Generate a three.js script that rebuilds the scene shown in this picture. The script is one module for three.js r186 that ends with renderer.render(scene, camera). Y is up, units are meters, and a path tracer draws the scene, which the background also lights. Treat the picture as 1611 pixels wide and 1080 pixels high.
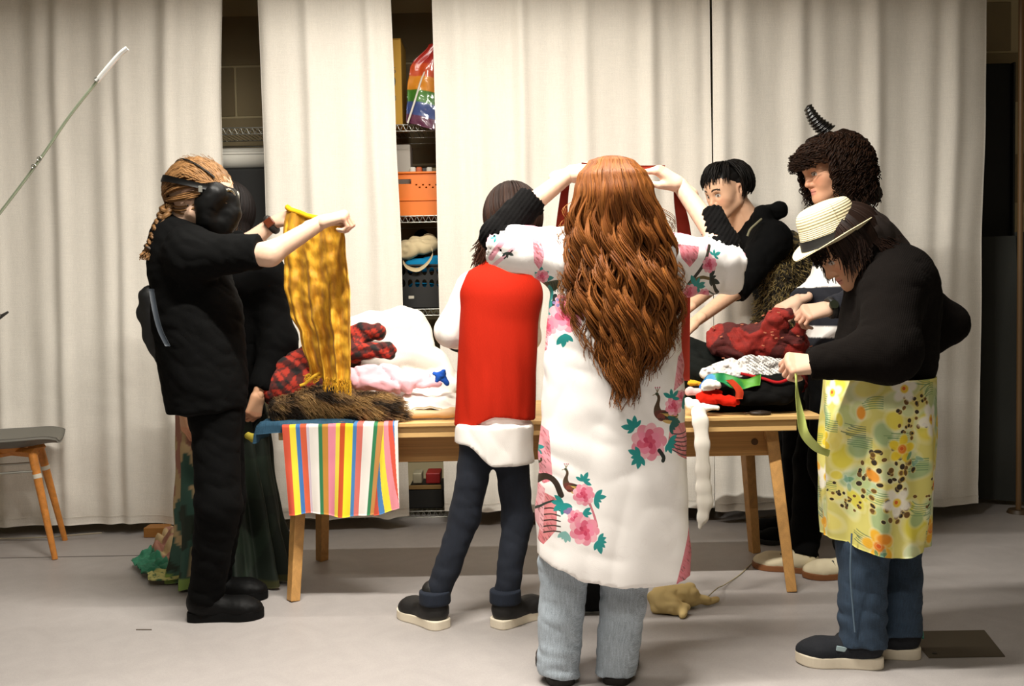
import * as THREE from 'three';
import { mergeGeometries } from 'three/addons/utils/BufferGeometryUtils.js';
import { ImprovedNoise } from 'three/addons/math/ImprovedNoise.js';
import { RoundedBoxGeometry } from 'three/addons/geometries/RoundedBoxGeometry.js';
import { RectAreaLightUniformsLib } from 'three/addons/lights/RectAreaLightUniformsLib.js';

// ---------------------------------------------------------------- camera, light, exposure
const W = 1611, H = 1080, F = 1575;
const scene = new THREE.Scene();
scene.background = new THREE.Color(0x0b0a08);
const camera = new THREE.PerspectiveCamera(2 * Math.atan(H / 2 / F) * 180 / Math.PI, W / H, 0.05, 60);
camera.rotation.order = 'YXZ';
camera.position.set(0, 1.22, 0);
camera.rotation.set(-Math.atan(77 / F), 0, -0.0189);
camera.updateMatrixWorld(true);
scene.add(camera);
const renderer = new THREE.WebGLRenderer({ antialias: true });
renderer.toneMapping = THREE.LinearToneMapping;
renderer.toneMappingExposure = 1.05;
renderer.shadowMap.enabled = true;
RectAreaLightUniformsLib.init();
// rows of ceiling tubes: [x, y, z, length, intensity, colour]
const WARM = [1.0, 0.955, 0.87];
const TUBES = [ // place, length, power, where
  [-0.25, 2.98, -2.7, 1.7, 640, 'middle row, over the robed person'],
  [-0.35, 2.98, -4.3, 1.9, 85, 'row along the curtains, behind the table'],
  [-0.3, 2.98, -0.6, 1.8, 150, 'row over the front of the room'],
];

// ---------------------------------------------------------------- small helpers
const V = (x, y, z) => new THREE.Vector3(x, y, z);
let seedState = 7;
function seed(n) { seedState = n | 0; }
function rnd(a = 0, b = 1) { seedState = (seedState + 0x6d2b79f5) | 0; let t = Math.imul(seedState ^ (seedState >>> 15), 1 | seedState); t = (t + Math.imul(t ^ (t >>> 7), 61 | t)) ^ t; return a + (b - a) * (((t ^ (t >>> 14)) >>> 0) / 4294967296); }
const IN = new ImprovedNoise();
const noise = (x, y, z) => IN.noise(x + 40.3, y + 17.7, z + 91.1);
const fbm = (x, y, z) => noise(x, y, z) + 0.5 * noise(x * 2.1, y * 2.1, z * 2.1) + 0.25 * noise(x * 4.3, y * 4.3, z * 4.3);
const ridge = (x, y, z) => 1 - 2 * Math.abs(noise(x, y, z));
const clamp = (x, a, b) => Math.min(b, Math.max(a, x));
const lerp = (a, b, t) => a + (b - a) * t;
const smooth = (a, b, x) => { const t = clamp((x - a) / (b - a), 0, 1); return t * t * (3 - 2 * t); };
const mix = (A, B, t) => V(lerp(A.x, B.x, t), lerp(A.y, B.y, t), lerp(A.z, B.z, t));
const lin = (hex) => { const c = new THREE.Color(hex); return [c.r, c.g, c.b]; };
const curve1 = (pts) => (t) => { // piecewise smooth 1-d profile through [t, v] pairs
  if (t <= pts[0][0]) return pts[0][1];
  for (let i = 1; i < pts.length; i++) if (t <= pts[i][0]) { const u = (t - pts[i - 1][0]) / (pts[i][0] - pts[i - 1][0]); return lerp(pts[i - 1][1], pts[i][1], u * u * (3 - 2 * u)); }
  return pts[pts.length - 1][1];
};
// a point of the room from where it is seen in the photograph and how far off it stands (metres)
function at(px, py, d) {
  const v = V((px - W / 2) / F, -(py - H / 2) / F, -1).applyQuaternion(camera.quaternion);
  return v.multiplyScalar(d / -v.z).add(camera.position);
}

const used = new Map();
function numbered(name) { const n = used.get(name) ?? 0; used.set(name, n + 1); return n ? name + '_' + String(n).padStart(3, '0') : name; }
function tag(o, label, category, group, kind) { if (label) o.userData.label = label; if (category) o.userData.category = category; if (group) o.userData.group = group; if (kind) o.userData.kind = kind; return o; }
function thing(name, label, category, pos = V(0, 0, 0), group) { const o = new THREE.Group(); o.name = numbered(name); o.position.copy(pos); scene.add(o); o.updateMatrixWorld(true); return tag(o, label, category, group); }
function shadows(o) { o.traverse((m) => { if (m.isMesh) { m.castShadow = true; m.receiveShadow = true; } }); }
// a mesh in world coordinates put under parent (whose own offset is taken off again)
function part(name, geo, mat, parent) {
  if (Array.isArray(geo)) geo = merge(geo);
  const m = new THREE.Mesh(geo, mat); m.name = name;
  let p = parent; const off = V(0, 0, 0);
  while (p && p !== scene) { off.add(p.position); p = p.parent; }
  if (off.lengthSq() > 0) geo.translate(-off.x, -off.y, -off.z);
  m.castShadow = m.receiveShadow = true;
  (parent || scene).add(m);
  return m;
}
function lone(name, geo, mat, label, category, group) { if (Array.isArray(geo)) geo = merge(geo); geo.computeBoundingBox(); const b = geo.boundingBox, c = V((b.min.x + b.max.x) / 2, b.min.y, (b.min.z + b.max.z) / 2); geo.translate(-c.x, -c.y, -c.z); const m = new THREE.Mesh(geo, mat); m.position.copy(c); m.name = numbered(name); m.castShadow = m.receiveShadow = true; scene.add(m); return tag(m, label, category, group); }
function struct(name, geo, mat, parent) { if (Array.isArray(geo)) geo = merge(geo); const m = new THREE.Mesh(geo, mat); m.name = name; m.castShadow = m.receiveShadow = true; (parent || scene).add(m); m.userData.kind = 'structure'; return m; }
function merge(list) {
  const anyCol = list.some((g) => g.attributes.color);
  const gs = list.map((g) => {
    let q = g.index ? g.toNonIndexed() : g;
    for (const k of Object.keys(q.attributes)) if (!['position', 'normal', 'uv', 'color'].includes(k)) q.deleteAttribute(k);
    const n = q.attributes.position.count;
    if (!q.attributes.uv) q.setAttribute('uv', new THREE.BufferAttribute(new Float32Array(n * 2), 2));
    if (anyCol && !q.attributes.color) q.setAttribute('color', new THREE.BufferAttribute(new Float32Array(n * 3).fill(1), 3));
    return q;
  });
  return mergeGeometries(gs);
}
const box = (x, y, z, w, h, d, r = 0.003) => { const g = r > 0 ? new RoundedBoxGeometry(w, h, d, 1, Math.min(r, w / 2.1, h / 2.1, d / 2.1)) : new THREE.BoxGeometry(w, h, d); g.translate(x, y, z); return g; };
// a bar between two points, w wide, t thick
function bar(a, b, w, t, r = 0.003, w2) {
  const len = a.distanceTo(b), g = new RoundedBoxGeometry(w, len, t, 1, Math.min(r, w / 2.1, t / 2.1));
  if (w2) { const p = g.attributes.position; for (let i = 0; i < p.count; i++) { const k = lerp(1, w2, p.getY(i) / len + 0.5); p.setX(i, p.getX(i) * k); p.setZ(i, p.getZ(i) * k); } g.computeVertexNormals(); }
  g.applyQuaternion(new THREE.Quaternion().setFromUnitVectors(V(0, 1, 0), b.clone().sub(a).normalize()));
  g.translate((a.x + b.x) / 2, (a.y + b.y) / 2, (a.z + b.z) / 2); return g;
}
function rod(a, b, r1, r2 = r1, n = 14) {
  const g = new THREE.CylinderGeometry(r2, r1, a.distanceTo(b), n);
  g.applyQuaternion(new THREE.Quaternion().setFromUnitVectors(V(0, 1, 0), b.clone().sub(a).normalize()));
  g.translate((a.x + b.x) / 2, (a.y + b.y) / 2, (a.z + b.z) / 2); return g;
}
const tube = (pts, r, seg = 40, n = 7, closed = false) => new THREE.TubeGeometry(new THREE.CatmullRomCurve3(pts, closed), seg, r, n, closed);

// a sheet of cloth with thickness: fn(u, v) gives points; closed all round
function sheet(fn, nu, nv, th = 0.003, uvs = [1, 1], col) {
  const P = [], N = [], n1 = nu + 1;
  for (let j = 0; j <= nv; j++) for (let i = 0; i <= nu; i++) P.push(fn(i / nu, j / nv));
  const id = (i, j) => j * n1 + i;
  for (let j = 0; j <= nv; j++) for (let i = 0; i <= nu; i++) {
    const a = P[id(Math.min(i + 1, nu), j)].clone().sub(P[id(Math.max(i - 1, 0), j)]), b = P[id(i, Math.min(j + 1, nv))].clone().sub(P[id(i, Math.max(j - 1, 0))]);
    N.push(a.cross(b).normalize());
  }
  const pos = [], uv = [], color = [], idx = [], m = P.length;
  for (const s of [1, -1]) for (let k = 0; k < m; k++) {
    pos.push(P[k].x + N[k].x * th / 2 * s, P[k].y + N[k].y * th / 2 * s, P[k].z + N[k].z * th / 2 * s);
    const u = (k % n1) / nu, v = Math.floor(k / n1) / nv; uv.push(u * uvs[0], v * uvs[1]);
    if (col) color.push(...col(u, v, P[k], s));
  }
  for (let j = 0; j < nv; j++) for (let i = 0; i < nu; i++) {
    const a = id(i, j), b = id(i + 1, j), c = id(i + 1, j + 1), d = id(i, j + 1);
    idx.push(a, b, c, a, c, d, m + a, m + c, m + b, m + a, m + d, m + c);
  }
  const edge = (a, b) => idx.push(a, m + a, m + b, a, m + b, b);
  for (let i = 0; i < nu; i++) { edge(id(i + 1, 0), id(i, 0)); edge(id(i, nv), id(i + 1, nv)); }
  for (let j = 0; j < nv; j++) { edge(id(0, j), id(0, j + 1)); edge(id(nu, j + 1), id(nu, j)); }
  const g = new THREE.BufferGeometry();
  g.setAttribute('position', new THREE.Float32BufferAttribute(pos, 3)); g.setAttribute('uv', new THREE.Float32BufferAttribute(uv, 2));
  if (col) g.setAttribute('color', new THREE.Float32BufferAttribute(color, 3));
  g.setIndex(idx); g.computeVertexNormals(); return g;
}

// ---------------------------------------------------------------- distance fields and their mesher
// bone: { a, b, r1, r2, n, f (squash along n), cap, capA, sub, k }
function B(a, b, r1, r2 = r1, o = {}) { return { a, b, r1, r2, ...o }; }
function boneFn(o) {
  const { a, b, r1, r2 } = o, n = o.n, g = n ? 1 / (o.f ?? 1) - 1 : 0;
  let bx = b.x - a.x, by = b.y - a.y, bz = b.z - a.z;
  const ux = bx, uy = by, uz = bz, ul = Math.hypot(ux, uy, uz) || 1;
  if (n) { const t = (bx * n.x + by * n.y + bz * n.z) * g; bx += n.x * t; by += n.y * t; bz += n.z * t; }
  const l2 = Math.max(bx * bx + by * by + bz * bz, 1e-10), rr = r1 - r2, a2 = l2 - rr * rr, il2 = 1 / l2, sc = n ? ((o.f ?? 1) + 1) / 2 : 1;
  const degenerate = a2 <= 0 || l2 < 1e-8;
  const cap = o.cap, capA = o.capA;
  return (x, y, z) => {
    let px = x - a.x, py = y - a.y, pz = z - a.z;
    const qx = px, qy = py, qz = pz;
    if (n) { const t = (px * n.x + py * n.y + pz * n.z) * g; px += n.x * t; py += n.y * t; pz += n.z * t; }
    let d;
    if (degenerate) d = r1 >= r2 ? Math.hypot(px, py, pz) - r1 : Math.hypot(px - bx, py - by, pz - bz) - r2;
    else {
      const yy = px * bx + py * by + pz * bz, zz = yy - l2;
      const ex = px * l2 - bx * yy, ey = py * l2 - by * yy, ez = pz * l2 - bz * yy, x2 = ex * ex + ey * ey + ez * ez, y2 = yy * yy * l2, z2 = zz * zz * l2;
      const kk = Math.sign(rr) * rr * rr * x2;
      if (Math.sign(zz) * a2 * z2 > kk) d = Math.sqrt(x2 + z2) * il2 - r2;
      else if (Math.sign(yy) * a2 * y2 < kk) d = Math.sqrt(x2 + y2) * il2 - r1;
      else d = (Math.sqrt(x2 * a2 * il2) + yy * rr) * il2 - r1;
    }
    d *= sc;
    if (cap !== undefined) d = Math.max(d, ((qx - ux) * ux + (qy - uy) * uy + (qz - uz) * uz) / ul - cap);
    if (capA !== undefined) d = Math.max(d, -(qx * ux + qy * uy + qz * uz) / ul - capA);
    return d;
  };
}
function field(bones, k = 0.03) {
  const L = bones.map((o) => ({ f: boneFn(o), c: mix(o.a, o.b, 0.5), R: o.a.distanceTo(o.b) / 2 + Math.max(o.r1, o.r2), k: o.k ?? k, sub: o.sub }));
  const adds = L.filter((o) => !o.sub), subs = L.filter((o) => o.sub);
  return (x, y, z) => {
    let d = 1e3;
    for (let i = 0; i < adds.length; i++) {
      const o = adds[i], lx = x - o.c.x, ly = y - o.c.y, lz = z - o.c.z, near = d + o.k + o.R;
      if (near < 0 || (lx * lx + ly * ly + lz * lz > near * near && d < 900)) continue;
      const e = o.f(x, y, z), h = Math.max(o.k - Math.abs(d - e), 0);
      d = Math.min(d, e) - (o.k > 0 ? h * h / (4 * o.k) : 0);
    }
    for (const o of subs) { const e = -o.f(x, y, z), h = Math.max(o.k - Math.abs(d - e), 0); d = Math.max(d, e) + (o.k > 0 ? h * h / (4 * o.k) : 0); }
    return d;
  };
}
function bounds(bones, pad = 0.04) {
  const lo = V(1e9, 1e9, 1e9), hi = V(-1e9, -1e9, -1e9);
  for (const o of bones) if (!o.sub) for (const [p, r] of [[o.a, o.r1], [o.b, o.r2]]) { lo.min(V(p.x - r, p.y - r, p.z - r)); hi.max(V(p.x + r, p.y + r, p.z + r)); }
  return [lo.addScalar(-pad), hi.addScalar(pad)];
}
function polygonise(f, lo, hi, c, { color, uv, margin = 0.02 } = {}) {
  const nx = Math.ceil((hi.x - lo.x) / c) + 1, ny = Math.ceil((hi.y - lo.y) / c) + 1, nz = Math.ceil((hi.z - lo.z) / c) + 1;
  const g = new Float32Array(nx * ny * nz), S = 6, half = S * c * 0.87;
  for (let k0 = 0; k0 < nz; k0 += S) for (let j0 = 0; j0 < ny; j0 += S) for (let i0 = 0; i0 < nx; i0 += S) {
    const d0 = f(lo.x + (i0 + S / 2) * c, lo.y + (j0 + S / 2) * c, lo.z + (k0 + S / 2) * c), far = Math.abs(d0) > half * 1.5 + margin;
    for (let k = k0; k < Math.min(k0 + S, nz); k++) for (let j = j0; j < Math.min(j0 + S, ny); j++) for (let i = i0; i < Math.min(i0 + S, nx); i++) {
      g[(k * ny + j) * nx + i] = far ? d0 : f(lo.x + i * c, lo.y + j * c, lo.z + k * c);
    }
  }
  const vid = new Int32Array(nx * ny * nz).fill(-1), pos = [], idx = [], sx = 1, sy = nx, sz = nx * ny;
  const E = [[0, 1], [2, 3], [4, 5], [6, 7], [0, 2], [1, 3], [4, 6], [5, 7], [0, 4], [1, 5], [2, 6], [3, 7]];
  const v8 = new Float32Array(8);
  for (let k = 0; k < nz - 1; k++) for (let j = 0; j < ny - 1; j++) for (let i = 0; i < nx - 1; i++) {
    const o = (k * ny + j) * nx + i; let mask = 0;
    for (let q = 0; q < 8; q++) { const w = g[o + (q & 1) + ((q >> 1) & 1) * sy + (q >> 2) * sz]; v8[q] = w; if (w < 0) mask |= 1 << q; }
    if (mask === 0 || mask === 255) continue;
    let X = 0, Y = 0, Z = 0, n = 0;
    for (const [a, b] of E) {
      if (((mask >> a) & 1) === ((mask >> b) & 1)) continue;
      const t = v8[a] / (v8[a] - v8[b]);
      X += lerp(a & 1, b & 1, t); Y += lerp((a >> 1) & 1, (b >> 1) & 1, t); Z += lerp(a >> 2, b >> 2, t); n++;
    }
    vid[o] = pos.length / 3; pos.push(lo.x + (i + X / n) * c, lo.y + (j + Y / n) * c, lo.z + (k + Z / n) * c);
  }
  const quad = (a, b, cc, d, flip) => { if (a < 0 || b < 0 || cc < 0 || d < 0) return; if (flip) idx.push(a, cc, b, a, d, cc); else idx.push(a, b, cc, a, cc, d); };
  for (let k = 1; k < nz - 1; k++) for (let j = 1; j < ny - 1; j++) for (let i = 1; i < nx - 1; i++) {
    const o = (k * ny + j) * nx + i, w = g[o] < 0;
    if (w !== g[o + sx] < 0) quad(vid[o - sy - sz], vid[o - sz], vid[o], vid[o - sy], !w);
    if (w !== g[o + sy] < 0) quad(vid[o - sx - sz], vid[o - sz], vid[o], vid[o - sx], w);
    if (w !== g[o + sz] < 0) quad(vid[o - sx - sy], vid[o - sy], vid[o], vid[o - sx], !w);
  }
  const geo = new THREE.BufferGeometry();
  geo.setAttribute('position', new THREE.Float32BufferAttribute(pos, 3)); geo.setIndex(idx); geo.computeVertexNormals();
  const nn = geo.attributes.normal, np = pos.length / 3;
  const uvA = new Float32Array(np * 2), colA = color ? new Float32Array(np * 3) : null;
  for (let i = 0; i < np; i++) {
    const x = pos[3 * i], y = pos[3 * i + 1], z = pos[3 * i + 2];
    const w = uv ? uv(x, y, z, nn.getX(i), nn.getY(i), nn.getZ(i)) : [x + z * 0.7, y + z * 0.2]; uvA[2 * i] = w[0]; uvA[2 * i + 1] = w[1];
    if (color) { const q = color(x, y, z, nn.getX(i), nn.getY(i), nn.getZ(i)); colA[3 * i] = q[0]; colA[3 * i + 1] = q[1]; colA[3 * i + 2] = q[2]; }
  }
  geo.setAttribute('uv', new THREE.BufferAttribute(uvA, 2));
  if (color) geo.setAttribute('color', new THREE.BufferAttribute(colA, 3));
  return geo;
}
// mesh a set of bones, with optional displacement disp(x, y, z) added to the distance
function blob(bones, cell = 0.009, { k = 0.03, disp, color, uv, pad = 0.05, also } = {}) {
  const f0 = field(bones, k), [lo, hi] = bounds(bones, pad);
  let f = f0; if (disp) f = (x, y, z) => { const d = f0(x, y, z); return Math.abs(d) < 0.08 ? d + disp(x, y, z) : d; };
  if (also) { const g = f; f = (x, y, z) => also(g(x, y, z), x, y, z); }
  return polygonise(f, lo, hi, cell, { color, uv, margin: disp ? 0.05 : 0.015 });
}

// ---------------------------------------------------------------- strands (hair, fur, tinsel)
class Strands {
  constructor() { this.p = []; this.n = []; this.c = []; this.i = []; }
  add(pts, rad, col, sides = 4, flat = 1) { // pts: Vector3[], rad(t), col(t)
    const m = pts.length, T = V(), N = V(0, 0, 1), Bn = V();
    for (let j = 0; j < m; j++) {
      T.copy(pts[Math.min(j + 1, m - 1)]).sub(pts[Math.max(j - 1, 0)]).normalize();
      if (Math.abs(T.dot(N)) > 0.95) N.set(1, 0.2, 0);
      Bn.crossVectors(T, N).normalize(); N.crossVectors(Bn, T).normalize();
      const t = j / (m - 1), r = rad(t), c = col(t);
      for (let s = 0; s < sides; s++) {
        const a = s / sides * 6.2832, cx = Math.cos(a), sy = Math.sin(a) * flat;
        this.p.push(pts[j].x + (Bn.x * cx + N.x * sy) * r, pts[j].y + (Bn.y * cx + N.y * sy) * r, pts[j].z + (Bn.z * cx + N.z * sy) * r);
        this.n.push(Bn.x * cx + N.x * sy, Bn.y * cx + N.y * sy, Bn.z * cx + N.z * sy); this.c.push(c[0], c[1], c[2]);
        if (j < m - 1) { const o = this.p.length / 3 - 1, s1 = s === sides - 1 ? o - sides + 1 : o + 1; this.i.push(o, o + sides, s1, s1, o + sides, s1 + sides); }
      }
    }
  }
  build() {
    const g = new THREE.BufferGeometry();
    g.setAttribute('position', new THREE.Float32BufferAttribute(this.p, 3)); g.setAttribute('normal', new THREE.Float32BufferAttribute(this.n, 3)); g.setAttribute('color', new THREE.Float32BufferAttribute(this.c, 3));
    g.setAttribute('uv', new THREE.Float32BufferAttribute(new Float32Array(this.p.length / 3 * 2), 2)); g.setIndex(this.i); return g;
  }
}

// ---------------------------------------------------------------- materials and textures
function dataTex(n, fn, rep = [1, 1], srgb = false) {
  const d = new Uint8Array(n * n * 4);
  for (let j = 0; j < n; j++) for (let i = 0; i < n; i++) { const v = fn(i / n, j / n), o = (j * n + i) * 4; const a = Array.isArray(v) ? v : [v, v, v]; for (let c = 0; c < 3; c++) d[o + c] = clamp(a[c], 0, 1) * 255; d[o + 3] = 255; }
  const t = new THREE.DataTexture(d, n, n); t.wrapS = t.wrapT = THREE.RepeatWrapping; t.magFilter = THREE.LinearFilter; t.minFilter = THREE.LinearMipmapLinearFilter; t.generateMipmaps = true; t.repeat.set(...rep); if (srgb) t.colorSpace = THREE.SRGBColorSpace; t.needsUpdate = true; return t;
}
function canvasTex(w, h, draw, rep = [1, 1]) {
  const c = document.createElement('canvas'); c.width = w; c.height = h; draw(c.getContext('2d'), w, h);
  const t = new THREE.CanvasTexture(c); t.colorSpace = THREE.SRGBColorSpace; t.wrapS = t.wrapT = THREE.RepeatWrapping; t.repeat.set(...rep); return t;
}
const tn = (u, v, f, s = 0) => { // tiling noise
  const a = u * 6.2832, b = v * 6.2832, k = f / 6.2832; return noise(Math.cos(a) * k + s, Math.sin(a) * k + Math.cos(b) * k, Math.sin(b) * k + s * 1.7);
};
seed(11);
const weaveBump = dataTex(256, (u, v) => 0.5 + 0.2 * Math.sin(u * 6.2832 * 48) * Math.sin(v * 6.2832 * 48) + 0.16 * rnd(-1, 1) + 0.1 * tn(u, v, 30), [4, 4]);
const linenMap = dataTex(512, (u, v) => { const s = 0.94 + 0.025 * noise(u * 5, v * 230, 2) + 0.025 * noise(u * 230, v * 5, 7) + 0.05 * rnd(-1, 1); return [s, s * 0.995, s * 0.985]; }, [2.2, 2.2], true);
const knitBump = dataTex(256, (u, v) => 0.5 + 0.5 * Math.abs(Math.sin(u * 6.2832 * 16)) * (0.6 + 0.4 * Math.sin((v + 0.02 * Math.sin(u * 6.2832 * 32)) * 6.2832 * 26)) - 0.3 + rnd(-0.08, 0.08), [5, 5]);
const woodMap = dataTex(512, (u, v) => { const w = noise(u * 1.5, v * 26 + 1.2 * noise(u * 2, v * 3, 1), 3), q = noise(u * 12, v * 220, 5); const s = 0.86 + 0.09 * w + 0.06 * q; return [s * 1.0, s * 0.9, s * 0.74]; }, [1, 1], true);
const floorMap = dataTex(512, (u, v) => { const s = 0.66 + 0.015 * tn(u, v, 9) + 0.035 * rnd(-1, 1) + 0.01 * tn(u, v, 60, 3); return [s * 1.01, s * 0.985, s * 0.97]; }, [2, 2], true);
const denimMap = dataTex(256, (u, v) => { const s = 0.8 + 0.12 * rnd(-1, 1) + 0.1 * noise(u * 60, v * 5, 3) + 0.07 * Math.sin((u + v) * 6.2832 * 60); return [s, s, s]; }, [5, 5], true);
const M = (color, roughness = 0.85, o = {}) => new THREE.MeshPhysicalMaterial({ color, roughness, ...o });
const cloth = (color, o = {}) => M(color, 0.9, { bumpMap: weaveBump, bumpScale: 0.0009, specularIntensity: 0.3, ...o });
const vcol = (roughness = 0.6, o = {}) => M(0xffffff, roughness, { vertexColors: true, ...o });
const SKIN = vcol(0.5, { specularIntensity: 0.5 }), HAIR = vcol(0.5, { specularIntensity: 0.35 }), HAIRM = vcol(0.6), HAIRD = vcol(0.55, { specularIntensity: 0.3 });
const MAT = {
  linen: cloth(0xf4efe6, { map: linenMap, bumpScale: 0.0012, roughness: 0.95, specularIntensity: 0.2 }),
  wood: M(0xf4dcae, 0.55, { map: woodMap }), legwood: M(0xe2bd88, 0.5, { map: woodMap }), chairwood: M(0xf2ae60, 0.45, { map: woodMap }), block: M(0x8f8062, 0.95), mortar: M(0xcabb94, 0.95),
  floor: M(0xf2efee, 0.42, { map: floorMap, specularIntensity: 0.35 }), wall: M(0x8f8878, 0.9), ceiling: M(0xa39c8c, 0.95), dark: M(0x0d0d0b, 0.8), blackCloth: cloth(0x060606, { specularIntensity: 0.2 }), blackKnit: M(0x070606, 0.95, { bumpMap: knitBump, bumpScale: 0.001, specularIntensity: 0.2 }),
  chrome: M(0xb9b9b0, 0.3, { metalness: 0.9 }), blackRubber: M(0x0a0a0a, 0.6), whiteRubber: M(0xe9ddc6, 0.6),
};

// ================================================================ the room
const ZW = -6.0, ZC = -5.2, CEIL = 3.1;
struct('floor', (() => { const g = new THREE.BoxGeometry(8.4, 0.1, 9.4); g.translate(0, -0.05, -1.6); const p = g.attributes.position, u = g.attributes.uv; for (let i = 0; i < p.count; i++) u.setXY(i, p.getX(i), p.getZ(i)); return g; })(), MAT.floor);
struct('ceiling', box(0, CEIL + 0.05, -1.6, 8.4, 0.1, 9.4, 0), MAT.ceiling);
struct('wall_left', box(-4.15, 1.55, -1.6, 0.1, 3.1, 9.4, 0), MAT.wall);
struct('wall_right', box(4.15, 1.55, -1.6, 0.1, 3.1, 9.4, 0), MAT.wall);
struct('wall_front', box(0, 1.55, 3.05, 8.4, 3.1, 0.1, 0), MAT.wall);
const backWall = struct('wall_back', box(0, 1.55, ZW - 0.028, 8.4, 3.1, 0.1, 0), MAT.mortar);
{ // concrete blocks laid in courses
  seed(21);
  const y0 = at(375, 26, ZW * -1).y, pitch = 0.297, joint = 0.011, bl = 0.611;
  const geos = [0, 1, 2].map((q) => { const g = new RoundedBoxGeometry(bl - joint, pitch - joint, 0.05, 1, 0.005); return g; });
  const mats = [0xa39270, 0x9b8a69, 0xab9a77].map((c) => M(c, 0.97, { bumpMap: weaveBump, bumpScale: 0.002 }));
  const xj = at(368, 10, 6).x;
  for (let r = -10; r < 5; r++) for (let c = -7; c < 8; c++) {
    const y = y0 + (r + 0.5) * pitch, x = xj + (c + (r & 1 ? 0 : 0.5)) * bl;
    if (y < 0.15 || y > 3.0 || Math.abs(x) > 3.75) continue;
    const m = new THREE.Mesh(geos[0], mats[Math.floor(rnd(0, 3))]); m.name = 'block'; m.castShadow = m.receiveShadow = true; m.position.set(x, y, ZW + 0.002 + rnd(-0.002, 0.002)); backWall.add(m);
  }
}
// seam of the vinyl floor, and a small scuff on it
struct('trim_1', box(-2.6, 0.0005, at(60, 877, 4.75).z, 2.9, 0.002, 0.006, 0), M(0x55504a, 0.7));
lone('floor_scuff', (() => { const p = at(226, 974, 3.66); return bar(V(p.x - 0.03, 0.0012, p.z), V(p.x + 0.03, 0.0014, p.z + 0.004), 0.006, 0.002, 0.0008); })(), M(0x6b6258, 0.8), 'thin dark stray thread lying on the pale floor left of the black shoes', 'thread');
struct('trim_2', [box(0, 3.05, ZC, 6.4, 0.05, 0.05, 0.004)], M(0xcfc9bd, 0.4));

// curtains: hung cloth with folds
function curtain(label, xl, xr, o) {
  const { ph = 0, amp = 0.03, bot = 0.06, z = ZC, fl = [0.31, 0.17, 0.11], end = 0 } = o;
  const Lx = curve1(xl), Rx = curve1(xr), wid = Rx(0.5) - Lx(0.5);
  const fn = (u, v) => {
    const y = lerp(3.03, bot, v), s = u * wid * 1.0;
    const warp = 0.05 * noise(u * 3 + ph, v * 1.3, 1.5);
    let f = 0.55 * Math.sin((s + warp) / fl[0] * 6.2832 + ph) + 0.35 * Math.sin((s - warp * 0.6) / fl[1] * 6.2832 + ph * 2.3 + 0.6 * v) + 0.22 * Math.sin((s + warp * 0.4) / fl[2] * 6.2832 + ph * 3.1);
    f = f * (0.62 + 0.5 * noise(u * 4, ph + v * 0.8, 3.3) + 0.25 * v);
    const edge = Math.min(u, 1 - u) * wid, curl = end * Math.exp(-edge / 0.035) * 0.03;
    let zz = z + amp * f - curl;
    zz += 0.006 * noise(s * 9, y * 2.5, ph) + 0.0026 * ridge(s * 5 + ph, y * 16, 2.2) * smooth(1.35, 0.6, y);
    return V(lerp(Lx(v), Rx(v), u) + 0.012 * Math.cos((s + warp) / fl[0] * 6.2832 + ph), y + (v > 0.98 ? 0.012 * noise(u * 6, ph, 0) : 0), zz);
  };
  const g = sheet(fn, Math.round(wid * 95), 110, 0.005, [wid, 3]);
  const t = thing('curtain', label, 'curtain', V((Lx(0.5) + Rx(0.5)) / 2, 0, z));
  part('panel', g, MAT.linen, t);
  part('hem', sheet((u, v) => { const p = fn(u, lerp(0.986, 1, v)); p.z += 0.0035; return p; }, Math.round(wid * 95), 3, 0.004, [wid, 0.05]), MAT.linen, t);
  return t;
}
const cx = (px, py) => at(px, py, 5.2).x;
curtain('cream linen curtain hanging behind the grey chair, widest panel at the left', [[0, -3.3], [1, -3.3]], [[0, cx(346, 0)], [0.3, cx(343, 180)], [1, cx(352, 800)]], { ph: 0.7, amp: 0.028, bot: at(200, 826, 5.2).y });
curtain('narrow cream linen curtain panel between the two open gaps in the curtains', [[0, cx(404, -70)], [0.35, cx(416, 250)], [1, cx(432, 800)]], [[0, cx(613, -70)], [0.3, cx(624, 200)], [0.55, cx(636, 500)], [1, cx(645, 800)]], { ph: 2.1, amp: 0.024, end: 1, bot: 0.06 });
curtain('cream linen curtain hanging straight behind the white robe, left of the dark curtain seam', [[0, cx(677, -60)], [0.35, cx(686, 240)], [1, cx(700, 800)]], [[0, cx(1120, 0)], [1, cx(1129, 800)]], { ph: 4.4, amp: 0.03, bot: 0.075, end: 0.4, z: ZC - 0.045 });
curtain('cream linen curtain behind the straw hat, last panel before the dark doorway', [[0, cx(1117, 0)], [1, cx(1123, 800)]], [[0, cx(1555, -60)], [0.3, cx(1553, 180)], [0.55, cx(1546, 420)], [1, cx(1540, 800)]], { ph: 5.9, amp: 0.036, fl: [0.36, 0.21, 0.13], bot: 0.068, end: 0.8, z: ZC + 0.02 });

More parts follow.
